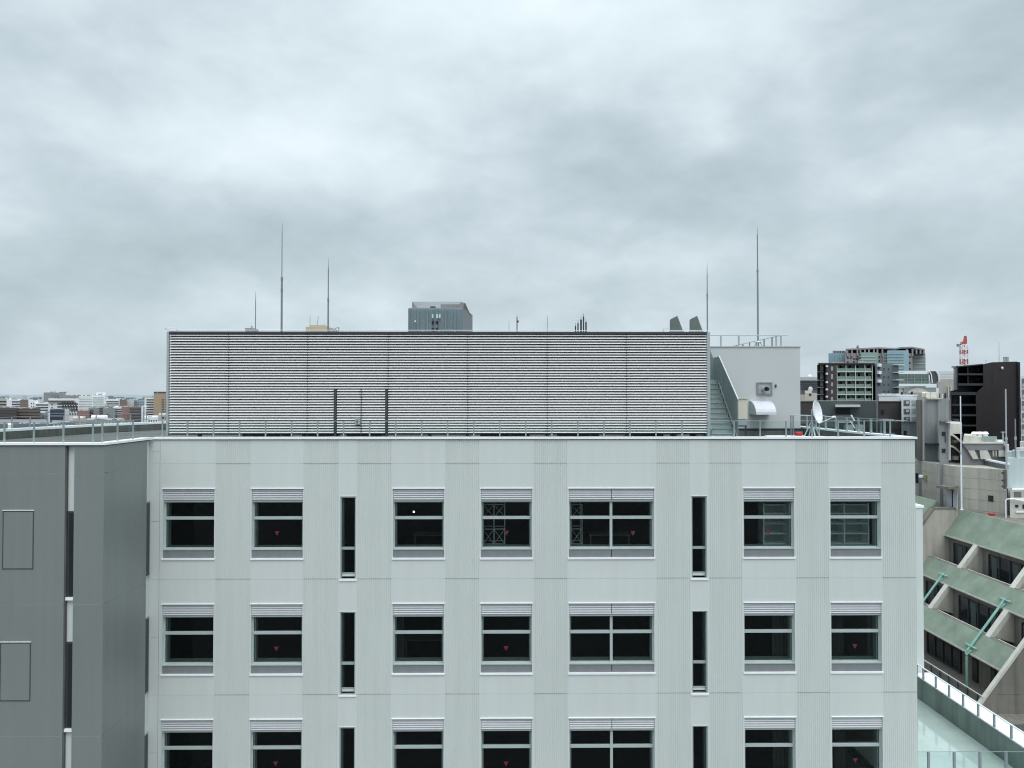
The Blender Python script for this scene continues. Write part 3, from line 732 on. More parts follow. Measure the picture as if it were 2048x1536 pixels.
# rod base stand
t = thing('rod_stand', (PX(1515.5, 690, 36), 36, pzt), 'small grey tripod and ring holding the tall rod on the penthouse', 'stand')
m = MB(); xx = PX(1515.5, 600, 36)
for a in (0, 2.1, 4.2): m.tube((xx+.28*math.cos(a), 36+.28*math.sin(a), pzt+.03), (xx+.05*math.cos(a), 36+.05*math.sin(a), pzt+.42), .02, n=5)
m.lathe((xx, 36, pzt+.3), [(.14, 0), (.17, .05), (.14, .10)], 14); m.build('tripod', M_GALV, t)

# stair
sX0, sX1 = PX(1421, 868, 28.3), PX(1474.5, 868, 28.3)
stt = thing('roof_stair', ((sX0+sX1)/2, 28.3, DECK), 'grey green steel stair with solid side panels between screen and penthouse', 'stair')
z0 = PZ(878, 28.2); z1 = PZ(767, 30.6); n = 11
for i in range(n+1):
    k = i/n; y = 28.2+2.4*k; z = z0+(z1-z0)*k
    o = MB(); o.box(sX0+.04, sX1-.04, y, y+.26, z-.03, z); o.box(sX0+.04, sX1-.04, y+.245, y+.26, z, z+(z1-z0)/n-.03)
    o.build('step', M_TREAD, stt)
def panel(x, pts, name, m=M_STAIR, th=.03): MB().ext([(x, y, z) for y, z in pts], (th, 0, 0)).build(name, m, stt)
zr0 = PZ(800, 28.2); zr1 = PZ(713, 30.6)
panel(sX1-.03, [(28.15, z0-.3), (28.15, zr0), (30.6, zr1), (31.7, zr1), (31.7, z1-.25), (30.6, z1-.25)], 'side_panel')
panel(sX0-.02, [(28.15, z0-.3), (28.15, z0+.35), (30.6, z1+.25), (30.6, z1-.25)], 'side_panel')
MB().ext([(sX1-.045, 28.14, z0-.02), (sX1-.045, 28.14, z0+.07), (sX1-.045, 30.6, z1+.09), (sX1-.045, 30.6, z1)], (.015, 0, 0)).build('stringer', M_GALV, stt)
MB().ext([(sX0+.035, 28.14, z0-.02), (sX0+.035, 28.14, z0+.07), (sX0+.035, 30.6, z1+.09), (sX0+.035, 30.6, z1)], (-.015, 0, 0)).build('stringer', M_GALV, stt)
MB().ext([(sX1-.035, 28.13, zr0+.005), (sX1-.035, 28.13, zr0+.045), (sX1-.035, 30.6, zr1+.045), (sX1-.035, 30.6, zr1+.005)], (.045, 0, 0)).build('panel_cap', M_GALV, stt)
box('landing', M_TREAD, stt, sX0-.9, sX1-.035, 30.87, 31.7, z1-.06, z1)
box('landing_panel', M_STAIR, stt, sX0-.9, sX1-.03, 31.7, 31.73, z1-.25, zr1)
MB().ext([(PX(1410, 700, 30.9), 30.85, PZ(672, 30.9)), (PX(1425.5, 715, 30.9), 30.85, PZ(716, 30.9)), (PX(1425.5, 715, 30.9), 30.85, PZ(766, 30.9)), (PX(1410, 700, 30.9), 30.85, PZ(740, 30.9))], (0, .03, 0)).build('upper_panel', M_STAIR, stt)
for i in range(3): box('stair_leg', M_CHAR, stt, sX0+.02+i*.42, sX0+.08+i*.42, 30.9, 30.98, DECK, z1-.07)
# cream cabinet
cY = 30.9; cb = thing('electrical_cabinet', (PX(1483, 830, cY), cY+.3, DECK), 'cream electrical cabinet on a steel stand between stair and curved hood', 'cabinet')
cx0, cx1 = PX(1472.8, 820, cY), PX(1495, 820, cY)
box('cabinet_body', M_CREAM, cb, cx0, cx1, cY, cY+.55, PZ(838.5, cY), PZ(797.5, cY), bevel=.008)
box('lid', M_CREAM, cb, cx0-.03, cx1+.02, cY-.04, cY+.6, PZ(797.4, cY), PZ(794, cY))
box('lower_panel', M_GALV, cb, cx0+.03, cx1-.04, cY+.03, cY+.5, PZ(851, cY), PZ(838.6, cY))
for xx in (cx0+.02, cx1-.08): box('leg', M_CHAR, cb, xx, xx+.05, cY+.05, cY+.1, DECK, PZ(851, cY)-.001)
box('shelf', M_CHAR, cb, cx0, cx1-.02, cY+.02, cY+.5, PZ(853.5, cY), PZ(851.1, cY))
# low duct and double posts near the penthouse
t = tag(box('low_duct', M_CAP, None, PX(1530, 868, 30), PX(1590, 868, 30), 29.8, 30.1, DECK+.1, DECK+.26), 'low pale cable duct lying on the roof left of the red container', 'duct')
dp = thing('post_pair', (PX(1585, 850, 33.4), 33.4, DECK), 'pair of dark posts with a rail at the right corner of the penthouse', 'posts')
for p in (1582, 1586.5): box('post', M_ROD, dp, PX(p-1, 850, 33.4), PX(p+1, 850, 33.4), 33.38, 33.43, DECK, PZ(830.5, 33.4))
MB().tube((PX(1582, 850, 33.4), 33.4, PZ(830.5, 33.4)), (XR-.3, 33.4, PZ(831.5, 33.4)), .016, n=5).build('rail', M_GALV, dp)
# satellite dish
dY = 28.2; dx = PX(1636, 824, dY); dz = PZ(824, dY)
ds = thing('satellite_dish', (PX(1632, 870, dY), dY, DECK), 'white oval satellite dish on a grey tripod at the right roof edge', 'satellite dish')
ax = Vector((.72, -.68, .17)).normalized(); u_ = ax.cross(Vector((0, 0, 1))).normalized(); w_ = u_.cross(ax).normalized()
dm = MB(); rings = []; RR = .43; c0 = Vector((dx, dY, dz))
for i in range(7):
    r_ = RR*i/6; d_ = -.13+.13*(i/6)**2
    rings.append([c0+ax*d_+u_*r_*math.cos(t*math.pi/16)*.95+w_*r_*math.sin(t*math.pi/16)*1.02 for t in range(32)])
for a, b in zip(rings, rings[1:]):
    for t in range(32):
        q = (t+1) % 32; dm.face([a[t], b[t], b[q], a[q]] if a is not rings[0] else [a[t], b[t], b[q]])
        dm.face([p_-ax*.02 for p_ in ([a[q], b[q], b[t], a[t]] if a is not rings[0] else [b[q], b[t], a[t]])])
for t in range(32): q = (t+1) % 32; b = rings[-1]; dm.face([b[t], b[t]-ax*.02, b[q]-ax*.02, b[q]])
do = dm.build('reflector', M_WHITE, ds, smooth=True)
do.modifiers.clear()
fe = c0+ax*.52-w_*.28
MB().tube(c0-w_*.42, fe, .018, n=6).tube(c0+u_*.3-w_*.1, fe, .008, n=5).build('feed_arm', M_WHITE, ds)
MB().tube(fe-ax*.03+w_*.0, fe+ax*.08, .05, .045, 10).build('feed_horn', M_WHITE, ds)
bx = PX(1625, 860, dY); bt = Vector((bx, dY+.05, dz-.15)); tp = MB()
tp.tube((bx, dY+.05, DECK+.3), (bx, dY+.05, dz+.1), .035, n=8); tp.tube(bt, c0-ax*.14, .03, n=6)
for a in (0, 1.57, 3.14, 4.71, .8): tp.tube((bx+.42*math.cos(a), dY+.05+.4*math.sin(a), DECK+.06), (bx+.03*math.cos(a), dY+.05, DECK+.85), .022, n=6)
tp.tube((PX(1638.5, 850, dY), dY, DECK+.1), (PX(1638, 850, dY), dY, dz-.5), .022, n=6)
tp.build('tripod', M_GALV, ds)
box('base_frame', M_CAP, ds, PX(1608, 870, dY), PX(1655, 870, dY), dY-.35, dY+.4, DECK+.26, DECK+.30)
box('base_block', M_UPST, ds, PX(1610, 870, dY), PX(1652, 870, dY), dY-.3, dY+.35, DECK, DECK+.259)
rbx = PX(1597, 868, 27.9)
rd = thing('red_container', (rbx, 27.9, DECK), 'small red round container on white blocks left of the satellite dish', 'container')
MB().lathe((rbx, 27.9, DECK+.36), [(.11, 0), (.145, .02), (.145, .10), (.12, .13)], 18).build('drum', M_RED, rd, smooth=True)
box('block', M_CAP, rd, rbx-.2, rbx+.2, 27.7, 28.1, DECK+.30, DECK+.358); box('plinth', M_UPST, rd, rbx-.15, rbx+.15, 27.75, 28.05, DECK, DECK+.299)

# ================================================================ things seen in the rooms
def rack(c, label, xa, xb, mid):
    Y = FY+.7; t = thing('steel_rack', (xa, Y, rowtop[0]-3.2), label, 'rack', 'steel racks in the top floor rooms')
    zt_, zm_, zb_ = PZ(1009, Y), PZ(1058, Y), PZ(1088, Y); m = MB(); r = .018
    xs_ = [xa]+([(xa+xb)/2] if mid else [])+[xb]
    for x in xs_:
        for y in (Y, Y+.6): m.tube((x, y, rowtop[0]-3.2), (x, y, zt_), r, n=6)
    m.build('upright', M_WHITE, t)
    s = MB()
    for z in (zt_, zm_, zb_):
        for y in (Y, Y+.6): s.tube((xa, y, z), (xb, y, z), r, n=6)
    s.build('beam', M_WHITE, t); b = MB()
    for a, c_ in zip(xs_, xs_[1:]):
        for za, zb in ((zt_, PZ(1034, Y)), (zm_, zb_)): b.tube((a, Y, za), (c_, Y, zb), .009, n=5); b.tube((a, Y, zb), (c_, Y, za), .009, n=5)
    b.build('brace', M_WHITE, t)
rack(3, 'white steel rack with crossed braces behind the top window right of centre', PX(966, 1030, FY+.7), PX(1009.5, 1030, FY+.7), True)
rack(4, 'narrow white steel rack with crossed braces at the left of the top double window', PX(1143, 1030, FY+.7), PX(1164, 1030, FY+.7), False)
def shelf(px0, px1, lb, mullion):
    Y = FY+.50; x0, x1 = PX(px0, 1050, Y), PX(px1, 1050, Y); zf = rowtop[0]-3.2
    t = thing('shelving_unit', ((x0+x1)/2, Y, zf), lb, 'shelving', 'white shelves in the top right rooms')
    for py in (1010, 1028, 1048, 1068, 1088): box('shelf', M_WHITE, t, x0, x1, Y, Y+.5, PZ(py, Y)-.03, PZ(py, Y)+.01)
    for x in ([x0, x1-.05] + ([PX(mullion, 1050, Y)] if mullion else [])): box('upright', M_WHITE, t, x, x+.05, Y-.02, Y+.5, zf, PZ(1007, Y))
    box('back_panel', mat('shelf_back', (.44, .50, .48), .8), t, x0, x1, Y+.5, Y+.52, zf, PZ(1007, Y))
shelf(1526, 1578, 'white shelving unit behind the second top window from the right', None)
shelf(1655, 1738, 'wide white shelving unit behind the rightmost top window', 1687)
for (px0, px1, r, lb, col) in ((1545, 1578, 1, 'grey folded curtain behind the middle row window second from the right', .10), (1665, 1688, 1, 'dark grey curtain at the left of the middle row rightmost window', .08),
                               (1736, 1752, 1, 'pale curtain at the right of the middle row rightmost window', .22), (1545, 1578, 2, 'grey curtain behind the bottom row window second from the right', .09), (1668, 1690, 2, 'grey curtain behind the bottom row rightmost window', .09), (790, 808, 1, 'pale gathered curtain at the left of the middle row third window', .12)):
    Y = FY+.75; m = MB(); x0, x1 = PX(px0, 1200, Y), PX(px1, 1200, Y); n = 8
    for i in range(n):
        a, b = x0+(x1-x0)*i/n, x0+(x1-x0)*(i+1)/n; ya, yb = (Y, Y+.06) if i % 2 else (Y+.06, Y)
        m.ext([(a, ya, rowtop[r]-3.1), (b, yb, rowtop[r]-3.1), (b, yb+.01, rowtop[r]-3.1), (a, ya+.01, rowtop[r]-3.1)], (0, 0, 3.2))
    tag(m.build('curtain', mat('curtain_%d' % int(col*100), (col, col*1.05, col*1.05), .9)), lb, 'curtain')
for (px, py, r, lb) in ((868, 1078, 0, 'pale blue topped desk behind the top row third window'), (1220, 1080, 0, 'desk with a pale top behind the top row double window'), (850, 1290, 1, 'desk with a pale top behind the middle row third window')):
    Y = FY+2.6; x, z = P(px, py, Y); zf = rowtop[r]-3.2
    t = thing('desk', (x, Y, zf), lb, 'desk', 'desks in the rooms'); box('desk_top', mat('desk_blue', (.30, .38, .45), .4), t, x-.8, x+.8, Y, Y+.7, zf+1.1, zf+1.14)
    for a in (-.75, .7): box('leg', M_GALV, t, x+a, x+a+.05, Y+.02, Y+.07, zf, zf+1.1)
EM = emat('lamp_glow', (1, .98, .9), 9)
for px, py, lb in ((827.5, 1023, 'small lit lamp behind the top row third window'), (829.5, 1274, 'small lit lamp behind the middle row third window')):
    Y = FY+3; x, z = P(px, py, Y); r = 0 if py < 1100 else 1
    t = thing('ceiling_lamp', (x, Y, rowtop[r]+.35), lb, 'lamp', 'lit lamps in the rooms')
    MB().lathe((x, Y, z-.045), [(.012, 0), (.03, .02), (.03, .045), (.012, .065)], 12).build('bulb', EM, t)
    MB().tube((x, Y, z+.05), (x, Y, rowtop[r]+.34), .006, n=4).build('cord', M_CHAR, t)

# ================================================================ green terrace roof on the right
TF = 14.3; tz = CZ-TF                                   # floor level
tx1 = PX(1838, 1352, 35.6); cz_ = tz+1.0
terr = thing('terrace_roof', (17, 31, 0), 'wet pale green roof terrace right of the office block with a broad white coping', 'roof terrace')
box('floor', M_MEMB, terr, XR+.002, tx1, 21, sY-.01, tz-.4, tz)
box('building_wall', M_PANEL, terr, XR+.01, tx1+.9, 20.9, sY-.02, 0, tz-.41)
box('parapet', M_PGREY, terr, tx1+.002, tx1+.2, 21, sY-.03, tz-.4, cz_)
box('coping', M_WHITE, terr, tx1+.03, tx1+.86, 21, sY-.03, cz_+.001, cz_+.05)
box('parapet_core', M_PANEL, terr, tx1+.21, tx1+.85, 21, sY-.04, tz-.4, cz_)
zrt = cz_+.55
rt_ = railing('terrace_railing', [(tx1+.04, 21), (tx1+.04, sY-.2)], [(tx1+.04, sY-.35), (tx1+.04, sY-.9)]+[(tx1+.04, sY-.9-i*1.02) for i in range(1, 13)], zrt, cz_+.05,
        'dark posted railing with a pale handrail along the white coping of the green terrace', 'terrace railings', glass=False, m=M_ROD, thick=.07)
MB().tube((tx1+.04, 21, zrt+.03), (tx1+.04, sY-.2, zrt+.03), .03, n=6).build('top_rail', M_CAP, rt_)
fY = 27.6
fr_ = railing('terrace_railing', [(XR+.05, fY), (tx1, fY)], [(XR+.09, fY)]+[(PX(p, 1525, fY), fY) for p in (1857, 1908.5, 1960, 2012)], PZ(1508, fY), tz,
        'grey glass railing crossing the near part of the green terrace', 'terrace railings', m=M_ROD, thick=.075)

# ================================================================ terraced concrete building with green roofing
SL = 2.4/3.2                                            # horizontal run per metre down
X0e, H0 = 38.0, 11.8
def sx(h, off=0.0): return X0e-(h-H0)*SL+off            # slope line: X at depth h below the eye
YN, YF = 50.0, 64.6
tb_ = thing('terraced_building', (45, 57, 0), 'stepped concrete building with green sloping roofs and recessed dark balconies at the right', 'building')
def slopeband(h0, h1, y0, y1, name, m, off=0.0, th=.14):
    MB().ext([(sx(h0, off), y0, CZ-h0), (sx(h1, off), y0, CZ-h1), (sx(h1, off)+th*1.3, y0, CZ-h1), (sx(h0, off)+th*1.3, y0, CZ-h0)], (0, y1-y0, 0)).build(name, m, tb_)
hb_ = 1.3
levels = [11.8, 15.0, 18.2]
slopeband(9.7, 11.8, YN+.02, YF, 'roof_slope', M_COPPER)
for h in levels[1:]: slopeband(h-hb_, h, YN+.02, YF, 'roof_slope', M_COPPER)
for h in levels:                                        # eave trims
    MB().ext([(sx(h)-.03, YN+.02, CZ-h), (sx(h)-.03, YN+.02, CZ-h-.12), (sx(h)+.2, YN+.02, CZ-h-.12), (sx(h)+.2, YN+.02, CZ-h)], (0, YF-YN-.04, 0)).build('eave_trim', M_CONCL, tb_)
for k, h in enumerate(levels[1:]):                      # parapet tops and balcony floors
    ht = h-hb_; x = sx(ht)
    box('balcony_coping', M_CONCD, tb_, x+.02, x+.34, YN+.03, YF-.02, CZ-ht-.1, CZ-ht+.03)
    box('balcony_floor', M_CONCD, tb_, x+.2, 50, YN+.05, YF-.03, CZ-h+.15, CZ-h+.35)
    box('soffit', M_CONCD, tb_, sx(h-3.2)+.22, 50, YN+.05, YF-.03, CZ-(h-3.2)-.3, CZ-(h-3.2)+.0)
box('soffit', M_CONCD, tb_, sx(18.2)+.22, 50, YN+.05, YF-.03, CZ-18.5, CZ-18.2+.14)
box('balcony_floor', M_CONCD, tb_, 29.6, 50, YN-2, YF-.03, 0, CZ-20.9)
# back walls with glazing
for k, (ht, hbm, fins) in enumerate(((12.1, 14.66, (60.0, 53.7)), (15.3, 17.86, (60.0, 52.8)), (18.5, 20.89, ()))):
    xb = sx(hbm-1.3)+ (1.25 if k < 2 else 2.2)
    ys = [YF]+list(fins)+[YN]
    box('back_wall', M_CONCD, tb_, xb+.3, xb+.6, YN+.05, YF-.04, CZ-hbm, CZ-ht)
    if k < 2:
        for a, b in zip(ys, ys[1:]):
            m0 = b+.3; m1 = a-1.0
            if m1-m0 < 1.2: m0, m1 = b+.5, a-.2
            w = box('balcony_window', M_DGLASS, tb_, xb+.18, xb+.29, m0, m1, CZ-hbm+.01, CZ-ht-.25)
            fm = MB(); nn = max(2, int((m1-m0)/1.1))
            for i in range(nn+1): yy = m0+(m1-m0)*i/nn; fm.box(xb+.1, xb+.179, yy-.03, yy+.03, CZ-hbm+.01, CZ-ht-.25)
            fm.box(xb+.09, xb+.181, m0-.04, m1+.04, CZ-hbm, CZ-hbm+.08); fm.build('frame', M_CHAR, w)
            for i in range(1 if nn < 4 else 2):
                i = i*2+1
                if i < nn: yy = m0+(m1-m0)*(i+.5)/nn; cm = MB().box(xb+.16, xb+.178, yy-.3, yy+.3, CZ-hbm+.3, CZ-ht-.4); cm.build('blind', mat('dark_blind', (.05, .07, .068), .7), w)
            xr = sx((ht+hbm)/2+.6)+.45
            hr = MB(); hr.tube((xr, b+.35, CZ-(ht+hbm)/2-.25), (xr, a-.6, CZ-(ht+hbm)/2-.25), .035, n=6)
            hr.build('balcony_rail', M_CONCL, tb_)
        for y in fins:
            h0_, h1_ = ht-.3, hbm-.96+.0
            MB().ext([(sx(h0_), y-.02, CZ-h0_), (sx(h1_), y-.02, CZ-h1_), (sx(h1_)+.42, y-.02, CZ-h1_), (sx(h0_)+.42, y-.02, CZ-h0_)], (0, .5, 0)).build('slanted_fin', M_CONCL, tb_)
            MB().ext([(sx(h0_)+.43, y, CZ-h0_), (sx(h1_)+.43, y, CZ-h1_), (xb+.29, y, CZ-h1_-.4), (xb+.29, y, CZ-h0_)], (0, .3, 0)).build('partition_wall', M_CONC, tb_)
    else:
        for a, b in ((64.4, 62.8), (61.2, 56.8), (55.4, 54.8), (53.3, 52.8), (51.6, 51.1)):
            w = box('balcony_window', M_DGLASS, tb_, xb+.2, xb+.299, b, a, CZ-hbm+.05, CZ-ht-.1)
            if a-b > 2:
                fm = MB()
                for i in range(5): yy = b+(a-b)*i/4; fm.box(xb+.12, xb+.199, yy-.03, yy+.03, CZ-hbm+.05, CZ-ht-.1)
                fm.box(xb+.11, xb+.201, b-.04, a+.04, CZ-hbm+.04, CZ-hbm+.12); fm.build('frame', M_CHAR, w)
# lower walkway railing and base band
xw = sx(20.4)+.05
lr = MB(); lr.tube((xw, YN-.5, CZ-19.75), (xw, YF, CZ-19.75), .035, n=6); lr.build('walkway_rail', M_CONCL, tb_)
for i in range(14): ubox('rail_post', M_CHAR, tb_, xw-.03, xw+.03, YN+.1+i*1.08, YN+.16+i*1.08, CZ-20.9, CZ-19.75)
pl_ = MB(); pl_.box(xw+.04, xw+.06, YN-.4, YF-.1, CZ-20.7, CZ-19.9); pl_.build('rail_panel', mat('mesh_panel', (.12, .12, .11), .7), tb_)
box('walkway_edge', M_CONC, tb_, xw-.5, xw-.1, YN-1.5, YF, CZ-21.6, CZ-20.6)
# near end wall
def endwall(y0, y1, off, htop, hbot, x1, m, name='end_wall'):
    MB().ext([(sx(htop, off), y0, CZ-htop), (sx(hbot, off), y0, CZ-hbot), (sx(hbot, off), y0, 0), (x1, y0, 0), (x1, y0, CZ-htop)], (0, y1-y0, 0)).build(name, m, tb_)
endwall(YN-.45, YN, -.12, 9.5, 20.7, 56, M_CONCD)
MB().ext([(sx(9.5, -.34), YN-.5, CZ-9.5), (sx(20.7, -.34), YN-.5, CZ-20.7), (sx(20.7, -.13), YN-.5, CZ-20.7), (sx(9.5, -.13), YN-.5, CZ-9.5)], (0, .30, 0)).build('end_coping', M_CONCL, tb_)
jm = MB()
for h in (13.2, 16.4, 19.6, 22.8): jm.box(sx(h)+.3, 56, YN-.458, YN-.451, CZ-h-.02, CZ-h+.02)
for x in (34, 37.5, 41): jm.box(x-.02, x+.02, YN-.458, YN-.451, 0, CZ-24 if x < 34.5 else CZ-18)
jm.build('wall_joint', M_PGREY, tb_)
# far cross wall and the section beyond it, stepped out
OF = -2.4
endwall(YF, YF+.6, OF, 9.65, 20.7, 40.5, M_CONC, 'cross_wall')
MB().ext([(sx(9.65, OF-.16), YF-.05, CZ-9.65+.1), (sx(20.7, OF-.16), YF-.05, CZ-20.7), (sx(20.7, OF-.005), YF-.05, CZ-20.7), (sx(9.65, OF-.005), YF-.05, CZ-9.65)], (0, .66, 0)).build('wall_coping', M_CONCD, tb_)
box('wall_coping', M_CONCD, tb_, sx(9.65, OF), 40.5, YF-.04, YF+.62, CZ-9.649, CZ-9.53)
slopeband(9.0, 12.4, YF+.65, 90, 'roof_slope', M_COPPER, OF)
MB().box(sx(12.4, OF)+.3, 40, YF+.7, 90, 0, CZ-12.4).build('far_section_wall', M_CONCD, tb_)
MB().ext([(sx(9.7)+.2, YN+.01, CZ-9.7), (56, YN+.01, CZ-9.7), (56, YN+.01, CZ-11.7), (sx(11.7)+.4, YN+.01, CZ-11.7)], (0, YF-YN-.05, 0)).build('roof_deck', M_CONCD, tb_)
# green patina wedge where slopes meet, tall grey boundary under tower block
# teal drain pipes lying on the slope
def drain(y, h0, h1, vert, label):
    t = thing('drain_pipe', (sx(h1), y, 0 if False else CZ-h1), label, 'pipe', 'teal drain pipes'); o = -.16; m = MB()
    pts = [(sx(h0, o), y, CZ-h0), (sx(h1, o), y, CZ-h1)]
    if vert: pts += [(sx(h1, o)-.05, y, CZ-h1-.5), (sx(h1, o)-.05, y, CZ-vert)]
    m.path(pts, .085, 6); m.build('pipe', M_TEAL, t)
    for h in ([h0+.1, h1-.35]):
        c = MB(); c.path([(sx(h, o), y-.62, CZ-h-.02), (sx(h, o)-.06, y-.3, CZ-h), (sx(h, o)-.06, y, CZ-h-.04), (sx(h, o)-.06, y+.3, CZ-h), (sx(h, o), y+.62, CZ-h-.02)], .065, 6)
        c.ext([(sx(h+.25, -.02), y-.28, CZ-h-.25), (sx(h+.62, -.02), y-.12, CZ-h-.62), (sx(h+.62, -.02), y+.12, CZ-h-.62), (sx(h+.25, -.02), y+.28, CZ-h-.25)], (-.06, 0, .02))
        c.build('hopper', M_TEAL, t)
drain(61.2, 14.35, 17.9, None, 'teal drain pipe crossing the left balcony bay of the stepped building')
drain(53.6, 14.35, 18.1, 20.6, 'teal drain pipe crossing the right balcony bay of the stepped building')
# ---- beige block above
bY0, bY1, bh = 64.8, 78.0, 6.0
bq = thing('concrete_block', (42, 66, CZ-9.6), 'beige concrete upper storey with a white edged flat roof behind two pale poles', 'building')
cor = [(39.2, 78.0), (39.05, 64.8), (PX(2014, 980, 61.7), 61.7), (46, 70), (46, 78)]
MB().ext([(x, y, CZ-10.9) for x, y in cor], (0, 0, 10.9-bh)).build('wall', M_CONC, bq)
cp = MB()
def ring(m, pts, w, z0, z1):
    for a, b in zip(pts, pts[1:]): wallseg(m, a, b, w, z0, z1, 1)
ring(cp, [cor[0], cor[1], cor[2]], .3, CZ-bh+.002, CZ-bh+.05)
cp.build('near_coping', M_CONCL, bq)
fe_ = [(PX(1832, 918, 74), 74), (PX(1872, 919, 72), 72), (PX(2003, 940, 62.2), 62.2)]
fm = MB(); ring(fm, [(39.4, 77.9), (44.0, 72.5)], .2, CZ-bh, CZ-bh+.5); ring(fm, [(44.0, 72.5), (cor[2][0]+.1, cor[2][1]+.3)], .2, CZ-bh+.0, CZ-bh+.42)
fm.build('far_parapet', M_SLATE, bq)
fc = MB(); ring(fc, [(39.4, 77.9), (44.0, 72.5)], .3, CZ-bh+.501, CZ-bh+.62); ring(fc, [(44.0, 72.5), (cor[2][0]+.1, cor[2][1]+.3)], .35, CZ-bh+.421, CZ-bh+.55)
fc.build('far_coping', M_WHITE, bq)
jb = MB()
for h in (6.9, 7.8, 8.7, 9.6):
    for a, b in ((cor[0], cor[1]), (cor[1], cor[2])):
        p = Vector((a[0], a[1], 0)); q = Vector((b[0], b[1], 0)); d = (q-p).normalized(); n_ = Vector((d.y, -d.x, 0))
        n_ = -n_ if n_.dot(Vector((-1, -1, 0))) < 0 else n_
        jb.ext([p+n_*.004+Vector((0, 0, CZ-h)), q+n_*.004+Vector((0, 0, CZ-h)), q+n_*.004+Vector((0, 0, CZ-h+.03)), p+n_*.004+Vector((0, 0, CZ-h+.03))], n_*.004)
jb.build('wall_joint', mat('joint_grey', (.27, .265, .245), .9), bq)
def on_face(a, b, px, h_or_py, is_py=True):
    """point on the vertical plane through a-b seen at px,py"""
    p = Vector((a[0], a[1], CZ)); q = Vector((b[0], b[1], CZ)); n_ = (q-p).cross(Vector((0, 0, 1))).normalized()
    d = ray(px, h_or_py); o = Vector((0, 0, CZ)); t = (p-o).dot(n_)/d.dot(n_); w = o+d*t
    n_ = -n_ if n_.dot(-d) < 0 else n_
    return w, n_
def facequad(name, m, par, a, b, px0, px1, py0, py1, out=.04):
    w0, n_ = on_face(a, b, px0, py0); w1, _ = on_face(a, b, px1, py1)
    z1, z0 = max(w0.z, w1.z), min(w0.z, w1.z)
    return MB().ext([(w0.x, w0.y, z0)+(), (w1.x, w1.y, z0), (w1.x, w1.y, z1), (w0.x, w0.y, z1)], n_*out).build(name, m, par)
A_, B_, C_ = cor[0], cor[1], cor[2]
facequad('window', M_DGLASS, bq, A_, B_, 1831.5, 1841.5, 946, 967.5)
facequad('window', M_DGLASS, bq, B_, C_, 1976.5, 1987, 990.5, 1003.5)
facequad('door', mat('pale_door', (.46, .49, .52), .6), bq, A_, B_, 1894, 1916, 981, 1020)
facequad('door_gap', M_BLACK, bq, A_, B_, 1904.8, 1907, 981, 1020, .06)
w0, n_ = on_face(A_, B_, 1893, 976); w1, _ = on_face(A_, B_, 1918, 979)
MB().ext([w0+Vector((0, 0, .1)), w1+Vector((0, 0, .1)), w1+n_*.9, w0+n_*.9], (0, 0, .22)).build('door_canopy', M_CONCD, bq)
w0, n_ = on_face(A_, B_, 1850, 952)
ww_ = MB(); ww_.box(w0.x-.3, w0.x, w0.y-.35, w0.y, w0.z-.3, w0.z+.1); ww_.build('wall_duct', mat('olive_metal', (.30, .29, .17), .6), bq)
MB().box(w0.x-.65, w0.x-.3, w0.y-.35, w0.y-.02, w0.z-.18, w0.z+.12).build('duct_cap', M_CAP, bq, bevel=.08)
# two pale poles and the small ones
def pole(px, p0, p1, Y, r, label, m=M_WHITE, py=950):
    x = PX(px, py, Y); z1_, z0_ = PZ(p0, Y), PZ(p1, Y)
    t = thing('pole', (x, Y, z0_), label, 'pole', 'poles by the beige block'); b = MB(); b.tube((x, Y, z0_), (x, Y, (z0_+z1_)/2), r, n=8); b.build('shaft', m, t)
    MB().tube((x, Y, (z0_+z1_)/2), (x, Y, z1_), r*.7, n=8).build('upper_shaft', m, t)
    MB().tube((x, Y, (z0_+z1_)/2-.12), (x, Y, (z0_+z1_)/2+.12), r*1.35, n=8).build('collar', M_GALV, t)
    MB().lathe((x, Y, z0_), [(r*2.4, 0), (r*2.4, .05), (r*1.1, .06)], 10).build('base', m, t)
    return t
pole(1922, 792, 1021, 63.6, .065, 'white pole standing in front of the beige block', py=900)
pole(2012.5, 778, 978, 60.8, .075, 'tall pale grey pole at the right edge of the beige block', mat('pole_grey', (.42, .43, .45), .6), py=880)
pole(2031, 838, 916, 58, .06, 'thin grey pole with a cross arm near the right picture edge', M_ROD, py=880)
x_ = PX(2010, 960, 60.6); dm_ = thing('pole_mount', (x_, 60.6, CZ-8.5), 'dark bracket fixing the tall pale pole to the beige wall', 'bracket')
box('bracket_plate', M_UPST, dm_, x_-.1, x_+.12, 60.55, 60.65, PZ(979, 60.6), PZ(940, 60.6))
for py in (947, 962, 974): box('bracket', M_CHAR, dm_, x_-.28, x_-.09, 60.5, 60.6, PZ(py+2, 60.6), PZ(py-2, 60.6))
# small white dish on the beige roof
x, z = P(1872, 908, 71); sd2 = thing('satellite_dish', (x, 71, CZ-bh), 'tiny white dish on the roof edge of the beige block', 'satellite dish')
MB().ext([(x-.2+.26*math.cos(t*.524)+.12*math.sin(t*.524), 71, z+.45*math.sin(t*.524)) for t in range(12)][::-1], (.06, .1, 0)).build('reflector', M_WHITE, sd2)
MB().tube((x-.1, 71.1, CZ-bh), (x-.1, 71.1, z), .05, n=6).build('mast', M_GALV, sd2)
rc2 = PX(1984, 1030, 59.5); tag(box('red_box', M_RED, None, rc2-.16, rc2+.2, 59.4, 59.7, PZ(1033.5, 59.4), PZ(1029, 59.4)), 'small red box lying on the green roof below the square window', 'box')

